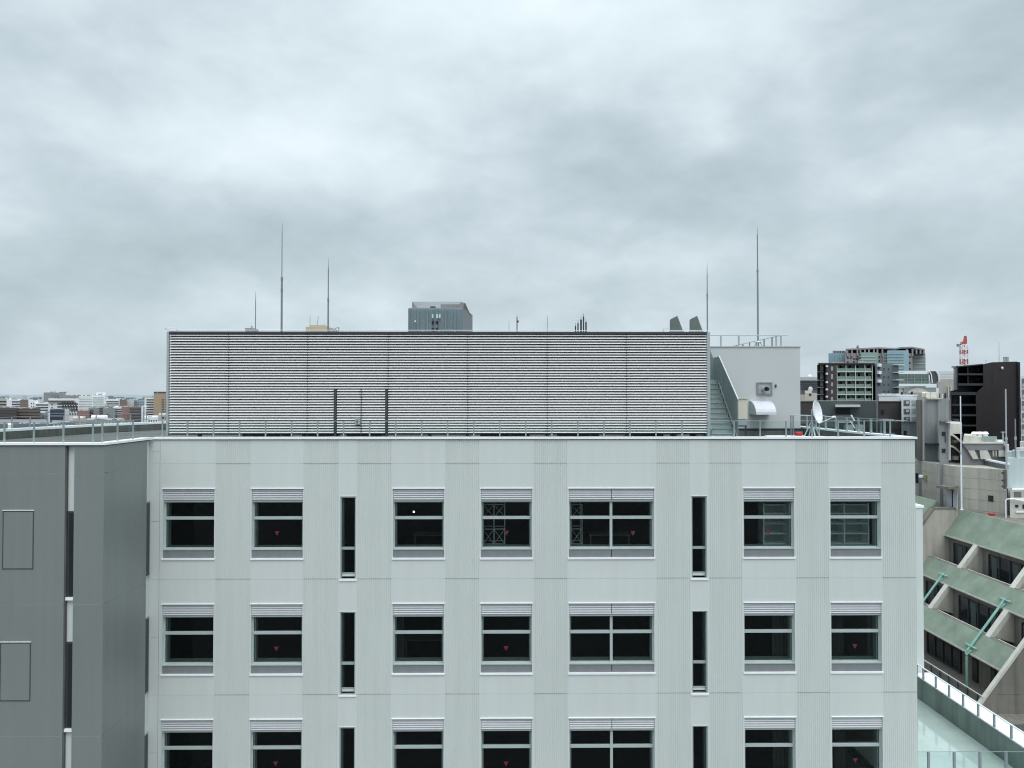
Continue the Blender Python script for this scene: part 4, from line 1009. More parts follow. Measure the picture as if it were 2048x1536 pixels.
# light wall, beige annex at the far right
def align(since):
    """plans of the streets beyond run obliquely: side walls lean with the street grid"""
    for r in [o for o in COL.objects if o.type == 'EMPTY' and o.name not in since and o.get('category') in ('building', 'house', 'hall', 'apartment tower', 'city building')]:
        k = r.location.x/r.location.y
        for o in r.children_recursive:
            if o.type != 'MESH' or o.data.users > 1 or o.data in UNIT.values(): continue
            ys = [v.co.y for v in o.data.vertices]; y0 = min(ys)
            for v in o.data.vertices: v.co.x += (v.co.y-y0)*k
SEEN = set(o.name for o in COL.objects)
LB = mat('pale_blue_wall', (.50, .58, .58), .7, .05, .5, streak=.08)
b1 = bld('annex_building', 'pale blue green rendered wall with pipes on its roof at the right picture edge', 2015.5, 2130, 917, 62.2, 8, LB, zb=CZ-10.8)
for a, b, c, d in ((2020, 2034, 905, 916), (2034.5, 2060, 903, 916)): box('roof_unit', M_GALV, b1, PX(a, 910, 62.2), PX(b, 910, 62.2), 62.8, 64, PZ(917, 62.2), PZ(c, 62.2))
pm = MB()
for p in (2033, 2037): pm.tube((PX(p, 910, 62.5), 62.5, PZ(917, 62.5)), (PX(p, 910, 62.5), 62.5, PZ(897, 62.5)), .04, n=6)
pm.tube((PX(2029, 900, 62.5), 62.5, PZ(897, 62.5)), (PX(2055, 900, 62.5), 62.5, PZ(897, 62.5)), .05, n=6); pm.build('roof_pipe', M_WHITE, b1)
box('ledge', M_CAP, b1, PX(2016, 980, 62.1), PX(2130, 980, 62.1), 61.6, 62.19, PZ(981, 62.1), PZ(978, 62.1))
b2 = bld('annex_building', 'beige annex with two small square windows and a white pipe frame below the pale wall', 2020, 2130, 1001, 60.2, 1.9, M_CONCL, zb=CZ-10.8)
win(b2, 2030, 2036, 1011, 1016); win(b2, 2045, 2054, 1010.5, 1019)
box('upper_wall', M_CONC, b2, PX(2019, 990, 61.6), PX(2130, 990, 61.6), 61.5, 61.9, PZ(1002, 61.6), PZ(981.2, 61.6))
win(b2, 2028, 2042, 985, 998, M_SLATE, Y=61.5, proud=.04)
pf = MB(); q = lambda px, py: (PX(px, py, 60.0), 60.0, PZ(py, 60.0))
pf.path([q(2012, 1046), q(2011, 1036), q(2010.5, 1002), q(2014, 999.5), q(2027, 999.5), q(2060, 1006)], .055, 6); pf.build('pipe_frame', M_WHITE, b2)
box('band', M_CAP, b2, PX(2032, 1025, 60.1), PX(2130, 1025, 60.1), 60.1, 60.19, PZ(1027, 60.1), PZ(1024.5, 60.1))

# ================================================================ right hand mid distance
BRN = mat('dark_brown_tile', (.040, .034, .034), .55, .10, .4, fine=.1); BLG = mat('blue_grey_cladding', (.055, .07, .078), .5, .12, .25)
WHT = mat('white_render', (.62, .63, .66), .6, .04, .5); GRYP = mat('grey_render', (.25, .265, .27), .7, .07, .4, streak=.15)
CON2 = mat('warm_concrete', (.42, .40, .36), .8, .10, .4, streak=.12); BLK = mat('black_tile', (.016, .0165, .02), .45, .15, .4)
DBR = mat('deep_brown_tile', (.0185, .0135, .014), .5, .12, .5, fine=.1)
# brown tiled block behind the dish
b = bld('brown_building', 'dark brown tiled low block behind the satellite dish with a shaded blue grey recess', 1590, 1806, 803.5, 75, 14, BRN)
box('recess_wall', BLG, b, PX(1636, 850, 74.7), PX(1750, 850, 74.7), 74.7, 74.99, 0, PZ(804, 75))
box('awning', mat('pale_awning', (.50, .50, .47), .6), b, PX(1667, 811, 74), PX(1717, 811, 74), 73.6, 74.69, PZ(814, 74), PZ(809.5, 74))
box('recess_shade_slab', M_BLACK, b, PX(1671, 820, 74.7), PX(1700, 820, 74.7), 74.62, 74.69, PZ(828, 74.7), PZ(816, 74.7))  # black slab on the wall paints the shade of a recess
for p in (1748, 1751): win(b, p, p+1.6, 804, 870, M_ROD, 'downpipe', .38)
win(b, 1762, 1768, 819.5, 829); win(b, 1807-.5, 1806-1, 862, 873)
win(b, 1752, 1789, 866, 872, M_ROD, 'panel'); 
for p in ((1669, 1698, 830, 843),): 
    win(b, *p[:2], p[2], p[3], mat('balcony_glass', (.14, .16, .165), .4), 'balcony_panel', .6); win(b, 1668, 1700, 843, 845.5, M_GALV, 'balcony_edge', .75)
for i, (a, c) in enumerate(((1683, 1698), (1702, 1718))): win(b, a, c, 849, 862, mat('unit_grey', (.30, .31, .31), .6), 'equipment_box', 1.0)
win(b, 1722, 1747, 840, 866, M_BLACK, 'doorway', .35)
win(b, 1755, 1775, 838, 842, M_GALV, 'canopy', 1.2); win(b, 1757, 1760, 842, 870, M_GALV, 'door_post', .4); win(b, 1765, 1768, 842, 870, M_GALV, 'door_post', .4)
box('coping', M_UPST, b, PX(1590, 803, 75)-.1, PX(1806, 803, 75), 74.9, 89, PZ(803.4, 75), PZ(802, 75))
# leaning solar or sign frame
t = tag(MB().tube((PX(1702.5, 838, 60), 60, PZ(830.5, 60)), (PX(1709, 840, 60), 60, PZ(842, 60)), .06, n=6).tube((PX(1701, 838, 60), 60, PZ(843, 60)), (PX(1710, 855, 60), 60, PZ(857, 60)), .04, n=6).build('slanted_mast', M_WHITE),
        'thin white slanted mast seen over the right roof edge', 'mast')
# white flats with rounded windows
b = bld('white_apartments', 'white low apartment block with three rounded balconies beside the brown tiled block', 1758, 1834, 791, 79, 12, WHT)
for a, c in ((800.5, 812), (817.5, 829), (834, 842.5)):
    w = None
box('front_bay', WHT, b, PX(1803, 820, 74), PX(1834, 820, 74), 74, 78.9, PZ(843.5, 74), PZ(797, 74))
for a, c in ((800.5, 811.5), (817.5, 828.5), (834, 842.8)):
    z0_, z1_ = PZ(c, 74), PZ(a, 74); xa, xb = PX(1807, 820, 74), PX(1819, 820, 74)
    w = box('balcony', M_SLATE, b, xa, xb, 73.95, 73.99, z0_, z1_, bevel=.02); box('curtain', M_CONCL, w, xa+.22, xb-.1, 73.93, 73.949, z0_+.2, z1_-.1)
    win(b, 1823, 1831, a, c-1, mat('pane_grey', (.34, .40, .40), .4), 'window', .04, Y=74)
box('lower_wall', GRYP, b, PX(1803, 860, 74.2), PX(1834, 860, 74.2), 74.2, 78.9, 0, PZ(843.6, 74))
win(b, 1807, 1813, 862, 874, Y=74.2)
box('roof_edge', M_CAP, b, PX(1756, 791, 78.9), PX(1836, 791, 78.9), 78.9, 91, PZ(791, 79)+.001, PZ(789.5, 79))
for i, (a, c) in enumerate(((1764, 1770), (1774, 1783), (1792, 1800))): win(b, a, c, 787, 790, M_GALV, 'roof_unit', .0, Y=81, d=1)
# white and brown balcony tower
AP_B = mat('apt_brown', (.055, .047, .05), .6, .08, .3); AP_W = mat('apt_white', (.58, .64, .60), .6, .05, .4); AP_G = mat('apt_green_glass', (.20, .27, .24), .3, .12, .4); AP_S = mat('apt_slate', (.15, .18, .195), .6, .07, .3)
Y = 112; b = bld('apartment_tower', 'brown and white apartment block with a grid of pale green balconies', 1650, 1748, 728, Y+1.6, 12, AP_B, py=770)
rows = [(728, 743), (743, 760), (760, 774.5), (774.5, 789), (789, 803)]
cols_ = [(1673, 1691), (1691, 1710), (1710, 1729), (1729, 1743)]
gl = MB()
for (y0, y1) in rows+[(803, 818)]:
    box('balcony_slab', AP_W, b, PX(1672.5, 770, Y), PX(1744.5, 770, Y), Y-.2, Y+1.58, PZ(y1+.9, Y), PZ(y1-.9, Y))
for (y0, y1) in rows:
    for (x0, x1) in cols_:
        win(b, x0+1, x1-1, y0+1.2, y1-1, mat('balcony_back', (.52, .55, .50), .8, .1, .5), 'balcony_back', .1, Y=Y+1.55)
        win(b, x0+2+(3 if (x0+int(y0)) % 2 else 0), x0+6.5+(3 if (x0+int(y0)) % 2 else 0), y0+3, y1-6, M_DGLASS, 'window', .14, Y=Y+1.55)
        win(b, x0+1, x1-1, y0+(y1-y0)*.55, y1-1, AP_G, 'balcony_panel', .05, Y=Y-.1)
for x in (1673, 1691, 1710, 1729, 1743.5): box('balcony_divider', AP_W, b, PX(x-.7, 770, Y), PX(x+.7, 770, Y), Y-.19, Y+1.57, PZ(818, Y), PZ(729, Y))
box('roof_slab', AP_B, b, PX(1634, 728, Y), PX(1747, 728, Y), Y-.4, Y+13, PZ(728.4, Y), PZ(725.6, Y))
box('roof_plinth', M_CONC, b, PX(1675, 725, Y), PX(1700, 725, Y), Y+2, Y+8, PZ(725.5, Y), PZ(722, Y)); box('lift_housing', M_GALV, b, PX(1729, 722, Y), PX(1741, 722, Y), Y+2, Y+6, PZ(725.5, Y), PZ(719.5, Y))
# left brown wing with side balconies
box('left_wing', AP_B, b, PX(1651, 770, Y), PX(1672.2, 770, Y), Y-.3, Y+1.59, 0, PZ(728.8, Y))
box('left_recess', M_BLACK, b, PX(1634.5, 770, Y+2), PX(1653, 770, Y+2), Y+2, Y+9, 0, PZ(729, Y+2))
for y0, y1 in rows:
    box('side_balcony', mat('side_bal', (.33, .33, .34), .7), b, PX(1634.5, 770, Y+1), PX(1648, 770, Y+1), Y+1.0, Y+1.99, PZ(y1+.6, Y), PZ(y1-.9, Y))
    win(b, 1640.5, 1646, y0+2, y1-2, mat('side_wall_pale', (.38, .37, .38), .7), 'side_panel', .1, Y=Y+1.98)
    win(b, 1651.3, 1654.3, y0+2.5, y0+6, M_WHITE, 'side_unit', .3, Y=Y-.3); win(b, 1662, 1665.5, y0+5, y1-2, mat('side_wall_pale', (.38, .37, .38), .7), 'window', .05, Y=Y-.3)
box('slate_wing', AP_S, b, PX(1747.8, 770, Y), PX(1794, 770, Y), Y-.5, Y+11, 0, PZ(727.5, Y))
for i, (y0, y1) in enumerate(rows[:3]): win(b, 1754, 1760, y0-1, y0+5, M_WHITE, 'wall_unit', .5, Y=Y-.5); win(b, 1755, 1760, y0+6.5, y0+10.5, M_CHAR, 'window', .04, Y=Y-.5)
for y in (736, 752, 767, 781):
    for x in (1767, 1775.5): win(b, x, x+2, y, y+4, M_CHAR, 'window', .05, Y=Y-.5)
for y in (727.5, 743, 758, 772.5):
    win(b, 1785, 1800.5, y+1, y+2.8, AP_W, 'balcony_edge', 1.2, Y=Y-.5); win(b, 1786, 1794, y+5, y+12, mat('balcony_back2', (.20, .21, .21), .7), 'balcony_back', .06, Y=Y-.5)
box('brown_wing', mat('apt_rust', (.10, .075, .065), .7), b, PX(1794.2, 780, Y), PX(1808, 780, Y), Y+2, Y+9, 0, PZ(760, Y))
# little cream house with round tank, dark low building behind
b = bld('dark_building', 'dark glazed low building with a pale roof band left of the balcony tower', 1596, 1642, 761, 150, 20, mat('dim_cladding', (.10, .11, .12), .5, .4, .3))
box('roof_band', mat('pale_roof', (.44, .47, .47), .6), b, PX(1596, 757, 149.8), PX(1634, 757, 149.8), 149.8, 170, PZ(761, 150)+.01, PZ(754, 150)); strips(b, 1600, 1634, 763, 780, 4, .35, M_DGLASS)
MB().lathe((PX(1618, 752, 152), 152, PZ(754, 152)), [(.35, 0), (.4, .3), (.2, .5)], 12).build('lamp_globe', M_WHITE, b)
b = bld('cream_house', 'cream stepped house with a round tank on top beside the balcony tower', 1610, 1634, 786, 95, 8, mat('cream_render', (.50, .47, .42), .8, .1, .6))
box('upper_storey', MATS['cream_render'], b, PX(1613, 780, 95), PX(1627, 780, 95), 95.5, 99, PZ(786, 95), PZ(781, 95)); MB().lathe((PX(1619, 778, 97), 97, PZ(781, 97)), [(.3, 0), (.3, .2), (.24, .4), (.1, .5)], 14).build('round_tank', M_CONCL, b, smooth=True)
win(b, 1618, 1622.5, 787, 791); box('side_block', M_CONC, b, PX(1600, 795, 95), PX(1609.8, 795, 95), 95, 101, 0, PZ(789, 95))
# big glazed complex
ST = mat('granite', (.27, .255, .26), .7, .06, .1); GB = mat('blue_curtain_wall', (.27, .40, .46), .22, .10, .12); GG = mat('green_curtain_wall', (.26, .34, .33), .3, .10, .12)
Y = 230; b = bld('glass_complex', 'x', 1690, 1825, 706, Y, 30, ST, py=720)
b['label'] = 'large grey stone and blue glass office complex with an open crown behind the apartment blocks'
box('left_glass_wing', GB, b, PX(1657, 720, Y+6), PX(1691, 720, Y+6), Y+6, Y+30, 0, PZ(706, Y+6)); box('left_crown', ST, b, PX(1665, 700, Y+8), PX(1691, 700, Y+8), Y+8, Y+30, PZ(707, Y+8), PZ(701, Y+8))
box('right_wing', mat('green_stone', (.24, .27, .26), .6, .06, .1), b, PX(1824, 720, Y+4), PX(1851, 720, Y+4), Y+4, Y+30, 0, PZ(706.5, Y+4))
box('crown_wall', ST, b, PX(1693, 700, Y+5), PX(1823, 700, Y+5), Y+5, Y+12, PZ(707, Y+5), PZ(697.5, Y+5)); box('crown_wall', ST, b, PX(1823.2, 700, Y+5), PX(1846, 700, Y+5), Y+5, Y+12, PZ(708, Y+5), PZ(699.5, Y+5))
box('glass_bay', GG, b, PX(1718, 730, Y), PX(1752, 730, Y), Y-1.5, Y-.02, 0, PZ(705, Y)); box('glass_bay', GB, b, PX(1765, 730, Y), PX(1807, 730, Y), Y-3, Y-.02, 0, PZ(701.5, Y))
cr2 = MB()
segs = [(1690, 697), (1717, 696), (1756, 694), (1790, 695.5), (1800, 693.5), (1823, 693), (1847, 697)]
for (a, ya), (c, yc) in zip(segs, segs[1:]):
    cr2.ext([(PX(a, 700, Y), Y-.4, PZ(ya, Y)), (PX(c, 700, Y), Y-.4, PZ(yc, Y)), (PX(c, 700, Y), Y-.4, PZ(yc+3, Y)), (PX(a, 700, Y), Y-.4, PZ(ya+3, Y))], (0, 6, 0))
for x in (1692, 1701, 1712, 1718, 1727, 1735, 1745, 1752, 1762, 1811, 1822, 1830, 1838, 1845): cr2.box(PX(x, 700, Y), PX(x+3.2, 700, Y), Y-.3, Y+4, PZ(712 if x < 1825 else 707, Y), PZ(697.5, Y))
cr2.build('roof_crown', ST, b)
for i in range(4):
    win(b, 1668+i*5.5, 1671+i*5.5, 702, 704.8, M_CHAR, 'opening', .06, Y=Y+8)
for x0, x1, ys, m, yy in ((1719, 1751, range(712, 764, 6), mat('pale_spandrel', (.36, .45, .42), .4), Y-1.5), (1827, 1850, range(712, 768, 7), MATS['pale_spandrel'], Y+4)):
    for y in ys: win(b, x0, x1, y, y+1.8, m, 'spandrel', .1, Y=yy)
for x in range(1766, 1807, 4): win(b, x, x+.7, 703, 800, MATS['pale_spandrel'], 'mullion', .12, Y=Y-3)
for y in range(707, 796, 6): win(b, 1765, 1807, y, y+.7, MATS['pale_spandrel'], 'transom', .14, Y=Y-3)
for x in range(1659, 1689, 5): win(b, x, x+.7, 707, 800, MATS['pale_spandrel'], 'mullion', .12, Y=Y+6)
for (x, y) in [(1694, 714), (1700, 714), (1706, 716), (1711, 716), (1694, 722), (1706, 722), (1757, 712), (1757, 720), (1757, 730), (1811, 712), (1818, 712), (1811, 724), (1818, 724), (1811, 736), (1818, 736)]: win(b, x, x+3.2, y, y+3, M_DGLASS, 'window', .06)
win(b, 1714.5, 1717, 693, 800, M_CHAR, 'shadow_gap', .05)
MB().lathe((PX(1714, 695, Y+2), Y+2, PZ(700, Y)), [(.5, 0), (.5, 1.1), (.3, 1.7)], 10).build('roof_finial', ST, b)
# curved roof hall
Y = 165; b = thing('curved_roof_hall', (PX(1835, 770, Y), Y, 0), 'hall with a curved white edged green glass roof right of the slate wing', 'hall')
box('wall', M_CONCL, b, PX(1795, 780, Y), PX(1872, 780, Y), Y, Y+20, 0, PZ(775, Y)); box('white_band', M_WHITE, b, PX(1795, 770, Y), PX(1872, 770, Y), Y-.6, Y-.01, PZ(772, Y), PZ(767.5, Y))
box('lower_glass', GG, b, PX(1806, 780, Y), PX(1871, 780, Y), Y-.3, Y-.02, PZ(784, Y), PZ(775.5, Y))
f = lambda px, py, yy=Y: (PX(px, py, Y), yy, PZ(py, Y))
MB().ext([f(1795, 748), f(1857, 748), f(1859.5, 766), f(1795, 766)], (0, 10, 0)).build('green_glass', mat('hall_glass', (.115, .165, .145), .3, .15, .3), b)
MB().ext([f(1795, 741.5), f(1854, 741.5), f(1859, 747.7), f(1795, 747.7)], (0, 8, 0)).build('roof_edge', M_WHITE, b)
arc = [f(1854, 741.3, Y-.3), f(1858, 744, Y-.3), f(1860.5, 750, Y-.3), f(1862.3, 766, Y-.3)]
MB().path(arc, .14, 6).build('roof_rib', M_WHITE, b)
MB().ext([f(1858, 742), f(1871, 742), f(1875, 748), f(1876.5, 756), f(1876.5, 766), f(1862, 766), f(1861, 750)], (0, 8, 0)).build('dark_gable', mat('gable_dark', (.07, .075, .075), .5), b)
MB().path([f(1870, 741.3, Y-.3), f(1874, 745, Y-.3), f(1877, 752, Y-.3), f(1877.5, 762, Y-.3)], .14, 6).build('roof_rib', M_WHITE, b)
for y in (752, 757, 762): win(b, 1795, 1858.5, y, y+.5, MATS['pale_spandrel'], 'glazing_bar', .12, Y=Y)
for x in range(1800, 1858, 7): win(b, x, x+.5, 748, 766, MATS['pale_spandrel'], 'glazing_bar', .13, Y=Y)
# pale far block and beige blocks
b = bld('pale_building', 'pale white far building between curved hall and black tower', 1876, 1914, 742, 330, 20, mat('far_white', (.60, .63, .65), .7)); strips(b, 1878, 1908, 745, 762, 3, .12, M_GALV)
b = bld('beige_building', 'blank beige concrete block left of the black tower', 1880, 1916, 758, 125, 15, CON2)
box('left_pier', CON2, b, PX(1871, 770, 125), PX(1879.8, 770, 125), 124, 135, 0, PZ(763, 125)); win(b, 1873, 1877, 764, 776, GRYP, 'panel', .05, Y=124)
for x in (1894, 1899): win(b, x, x+2.5, 772, 800, M_CONCL, 'pilaster', .3)
for i, x in enumerate((1880, 1889)): win(b, x, x+3, 786, 797, M_DGLASS, 'window', .06)
b = bld('beige_building', 'low beige building with a shallow domed roof below the curved hall', 1806, 1872, 785, 120, 12, CON2)
dmx = MB(); dmx.ext([f_ for f_ in [(PX(1814+i*4.4, 780, 120.5), 120.5, PZ(785-9*math.sin(i*math.pi/10), 120.5)) for i in range(11)]][::-1], (0, 10, 0)); dmx.build('dome_roof', M_CONCL, b)
win(b, 1802-.0, 1806, 784, 800, M_CHAR, 'chimney', 0, Y=121); win(b, 1822, 1824, 783, 789, M_CHAR, 'vent', .3)

# grey panelled block with tanks
Y = 70; b = bld('grey_building', 'tall plain grey panelled block with white downpipes and tanks on top', 1836, 1901, 797, Y, 10, GRYP, py=850)
for x in (1844.5, 1875.5): win(b, x-.8, x+.8, 799, 921, M_CONCL, 'downpipe', .3, d=.2)
for x in (1846.8, 1877.5): win(b, x-.5, x+.5, 799, 921, M_SLATE, 'joint', .02)
win(b, 1899, 1901, 800, 850, M_CONCD, 'corner_trim', .05); win(b, 1832, 1844, 800, 921, M_UPST, 'bay_shade_strip', .06)  # left strip is darker to paint the bay in shade
win(b, 1850, 1878, 887, 890.5, M_CHAR, 'canopy', .6)
for i, (x0, x1, y0) in enumerate(((1857, 1867, 784), (1867.6, 1879, 784.5))): box('tank', M_CREAM, b, PX(x0, 790, Y), PX(x1, 790, Y), Y+.5, Y+2.2, PZ(796, Y), PZ(y0, Y), bevel=.04)
MB().lathe((PX(1846, 790, Y+1.2), Y+1.2, PZ(796.6, Y)), [(.24, 0), (.3, .1), (.3, .5), (.2, .6)], 16).build('round_tank', M_CREAM, b)
box('roof_slab', M_CONCL, b, PX(1853, 797, Y)-.1, PX(1879, 797, Y), Y-.3, Y+4, PZ(798.5, Y), PZ(796.3, Y))
for i, x in enumerate((1880, 1885, 1890, 1896, 1900)): box('chimney', M_CONCL if i % 2 else M_CHAR, b, PX(x, 790, Y), PX(x+2.6, 790, Y), Y+1, Y+1.3, PZ(797, Y), PZ(784+i*1.5, Y))
# stair tower in front
Y = 66.5; b = bld('stair_tower', 'grey concrete stair tower with two dark windows beside the curved balconies', 1878.5, 1897, 844, Y, 3.4, GRYP, py=880)
win(b, 1883.5, 1890.5, 864, 872, M_DGLASS); win(b, 1883.5, 1890.5, 898, 906, M_DGLASS); win(b, 1889.5, 1890.5, 872, 885, M_CHAR, 'pipe', .1); win(b, 1895.5, 1898, 846, 921, M_CONCL, 'white_post', .25, d=.2)
win(b, 1878, 1900, 841, 844, M_CONCD, 'roof_slab', .3); win(b, 1890, 1908, 843.5, 846, M_CAP, 'white_slab', .8)
# curved balcony house and skylight house
Y = 69; b = thing('curved_balcony_house', (PX(1912, 880, Y), Y, 0), 'pale house with curved open balconies behind the white pole', 'house')
f = lambda px, py, yy=69: (PX(px, 880, yy), yy, PZ(py, yy))
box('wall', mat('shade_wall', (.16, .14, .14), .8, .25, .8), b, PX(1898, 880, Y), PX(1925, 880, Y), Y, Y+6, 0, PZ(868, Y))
MB().ext([f(1900, 848), f(1924, 848), f(1924, 886), f(1916, 878), f(1908, 870.5), f(1899, 868)], (0, 5.9, 0)).build('upper_wall', M_CONCL, b)
for dy in (0, 23): MB().ext([(PX(a, 880, 68.2), 68.2, PZ(y+dy, 68.2)) for a, y in ((1898, 868), (1906, 869.5), (1914, 875), (1921, 882), (1928, 884), (1928, 887.5), (1920, 885.5), (1913, 878.5), (1906, 873), (1898, 871))], (0, .79, 0)).build('curved_balcony', M_CONCL, b)
win(b, 1904, 1912, 880, 886, M_CONCL, 'balcony_unit', .3, Y=69); win(b, 1903, 1912, 912, 920, M_WHITE, 'round_unit', .4, Y=69)
win(b, 1910, 1918, 838.5, 846, M_CHAR, 'roof_box', 0, Y=72, d=1)
Y = 66; b = thing('skylight_house', (PX(1965, 900, Y), Y, 0), 'low grey roofed house with slanted pale skylights and three white roof vents', 'house')
f = lambda px, py, yy=Y: (PX(px, 900, yy), yy, PZ(py, yy))
MB().ext([f(1925, 888), f(2008, 888), f(2013, 901), f(1935, 901)], (0, .2, 0)).ext([f(1921, 888, 66.2), f(2009, 888, 66.2), f(2014, 960, 66.2), f(1921, 960, 66.2)], (0, 4, 0)).build('grey_roof', mat('roof_grey', (.20, .20, .21), .7, .1, .6), b)
MB().ext([f(1925, 887.9, 65.9), f(2007, 887.9, 65.9), f(2007, 885, 65.9), (f(1925, 885.4, 65.9))], (0, 4, 0)).build('white_edge', M_CONCL, b)
MB().ext([f(1926, 884.8, 66.4), f(1996, 884.8, 66.4), f(1994, 879, 66.4), f(1965, 874, 66.4), f(1928, 871, 66.4)], (0, 3, 0)).build('upper_storey', M_CONCL, b)
SKY = mat('skylight_pane', (.50, .50, .44), .4, .15, 2)
for pts in (((1936, 901.5), (1949, 901.5), (1957, 919), (1946, 919)), ((1959, 901.5), (1975, 901.5), (1983, 919), (1961, 919)), ((1997, 901.5), (2012, 901.5), (2013, 914), (1997, 914))):
    MB().ext([f(a, y, 65.95) for a, y in pts], (0, .2, 0)).build('skylight', SKY, b)
for x in (1985, 1990.5): win(b, x, x+3, 902, 914, M_CONC, 'curtain', .04, Y=66)
for x in (1946, 1956.5, 1967.5):
    xa = PX(x, 868, 67); MB().lathe((xa+.22, 67.5, PZ(873, 67)), [(.26, 0), (.26, .1), (.22, .12), (.22, .16), (.36, .17), (.22, .38)], 12).build('roof_vent', M_WHITE, b)
win(b, 1965, 1994, 873, 879, GG, 'glass_balustrade', .0, Y=66.2, d=.05); win(b, 2006, 2007.5, 865, 886, M_GALV, 'vent_pipe', 0, Y=68, d=.1); win(b, 2003, 2011, 864, 865.5, M_GALV, 'pipe_cross', 0, Y=68, d=.1)
MB().ext([f(2009, 890, 65.7), f(2018, 890, 65.7), f(2018, 914, 65.7), f(2016, 914, 65.7)], (0, 1, 0)).build('white_gable', M_CONCL, b)

# black tower
Y = 95; b = thing('black_tower', (PX(1970, 800, Y), Y, 0), 'black and dark brown tiled apartment tower with stepped balconies at the right', 'apartment tower')
f = lambda px, py, yy=Y: (PX(px, 820, yy), yy, PZ(py, yy))
MB().ext([f(1967, 728), f(1985, 724), f(2036, 722.5), f(2036, 1100), f(1952, 1100), f(1952, 786), f(1967, 772)], (0, 14, 0)).build('wall', DBR, b)
MB().ext([f(1914, 733, Y+1.8), f(1967, 728, Y+1.8), f(1967, 772, Y+1.8), f(1952, 786, Y+1.8), f(1952, 1100, Y+1.8), f(1901.5, 1100, Y+1.8), f(1901.5, 782, Y+1.8), f(1914, 779, Y+1.8)], (0, 10, 0)).build('balcony_back', BLK, b)
CH2 = mat('balcony_front', (.026, .029, .033), .5, .1, .5)
for x0, x1, y0, y1 in ((1914, 1966, 746.5, 750), (1914, 1966, 766.5, 771), (1903, 1951.5, 784, 790), (1903, 1951.5, 808, 812), (1903, 1951.5, 829, 832.5), (1903, 1951.5, 850, 853), (1903, 1951.5, 871, 874), (1903, 1951.5, 892, 895)):
    box('balcony_front', CH2, b, PX(x0, 800, Y), PX(x1, 800, Y), Y, Y+1.75, PZ(y1, Y), PZ(y0, Y))
for x0, x1, ys in ((1914, 1966, (752, 733)), (1903, 1951, (797, 815, 836, 857, 878))):
    for y in ys:
        for k in range(3): win(b, x0+5+k*(x1-x0)/3, x0+9+k*(x1-x0)/3, y, y+11, M_DGLASS, 'window', .05, Y=Y+1.8)
for y in (736, 755): win(b, 1954.5, 1957.5, y, y+5, M_UPST, 'lit_pane', .08, Y=Y+1.8)  # lighter grey tone stands in for lit glass
box('pier', BLK, b, PX(1913, 750, Y), PX(1915.5, 750, Y), Y-.02, Y+3, PZ(779, Y), PZ(731, Y)); box('pier', BLK, b, PX(1901, 850, Y), PX(1903.5, 850, Y), Y-.02, Y+3, 0, PZ(782, Y)); box('pier', CH2, b, PX(1937, 750, Y), PX(1938.5, 750, Y), Y+.2, Y+1.7, PZ(771, Y), PZ(731, Y))
MB().ext([f(1912.5, 732), f(1967, 727), f(1967, 729), f(1912.5, 734.5)], (0, 12, 0)).build('roof_edge', CH2, b)
MB().lathe((PX(2003, 735, Y-.1), Y-.05, PZ(736, Y)), [(.05, -.2), (.16, -.1), (.2, 0), (.16, .1), (.05, .2)], 12).build('wall_vent', M_CONCL, b)
win(b, 2034, 2036, 724, 900, CH2, 'downpipe', .3); box('right_wing', BLK, b, PX(2036.2, 800, Y), PX(2052, 800, Y), Y+1, Y+12, 0, PZ(722.8, Y))
win(b, 1984, 1985, 724, 772, BLK, 'joint', .02)
for i, x in enumerate((2004.5, 2010.5)): MB().lathe((PX(x+2.5, 715, Y+3), Y+3, PZ(722, Y)), [(.18, 0), (.18, .55), (.2, .6), (.2, .72)], 10).build('roof_tank', M_GALV, b)
MB().tube((PX(1997.5, 700, Y+4), Y+4, PZ(722, Y)), (PX(1997.5, 700, Y+4), Y+4, PZ(678, Y)), .055, .03, 6).build('roof_mast', M_GALV, b)
MB().tube((PX(1971.5, 720, Y+4), Y+4, PZ(727, Y)), (PX(1971.5, 720, Y+4), Y+4, PZ(716, Y)), .035, .03, 5).tube((PX(1969.5, 717, Y+4), Y+4, PZ(717, Y)), (PX(1973.5, 717, Y+4), Y+4, PZ(717, Y)), .03, n=5).build('roof_aerial', M_GALV, b)
b = bld('pale_stair_block', 'slim white stair block with a lamp at the left edge of the black tower', 1907, 1914, 731, 99, 4, WHT)
win(b, 1903, 1912, 732, 735, M_ROD, 'roof_fixture', .2)
Y = 80; b = bld('white_apartments', 'slice of a white balcony block at the extreme right edge of the picture', 2042, 2110, 752, Y, 10, WHT, py=800)
for i, y in enumerate((757, 779, 802, 826, 849, 872)): win(b, 2043.5, 2058, y, y+17, mat('deep_balcony', (.13, .14, .14), .6), 'balcony_opening', .05); win(b, 2043.5, 2058, y+10, y+17, M_CONC, 'balcony_front', .12)
box('low_wall', M_CONCL, b, PX(2040, 890, 79), PX(2110, 890, 79), 79, 79.9, 0, PZ(884, 79))

align(SEEN); SEEN = set(o.name for o in COL.objects)
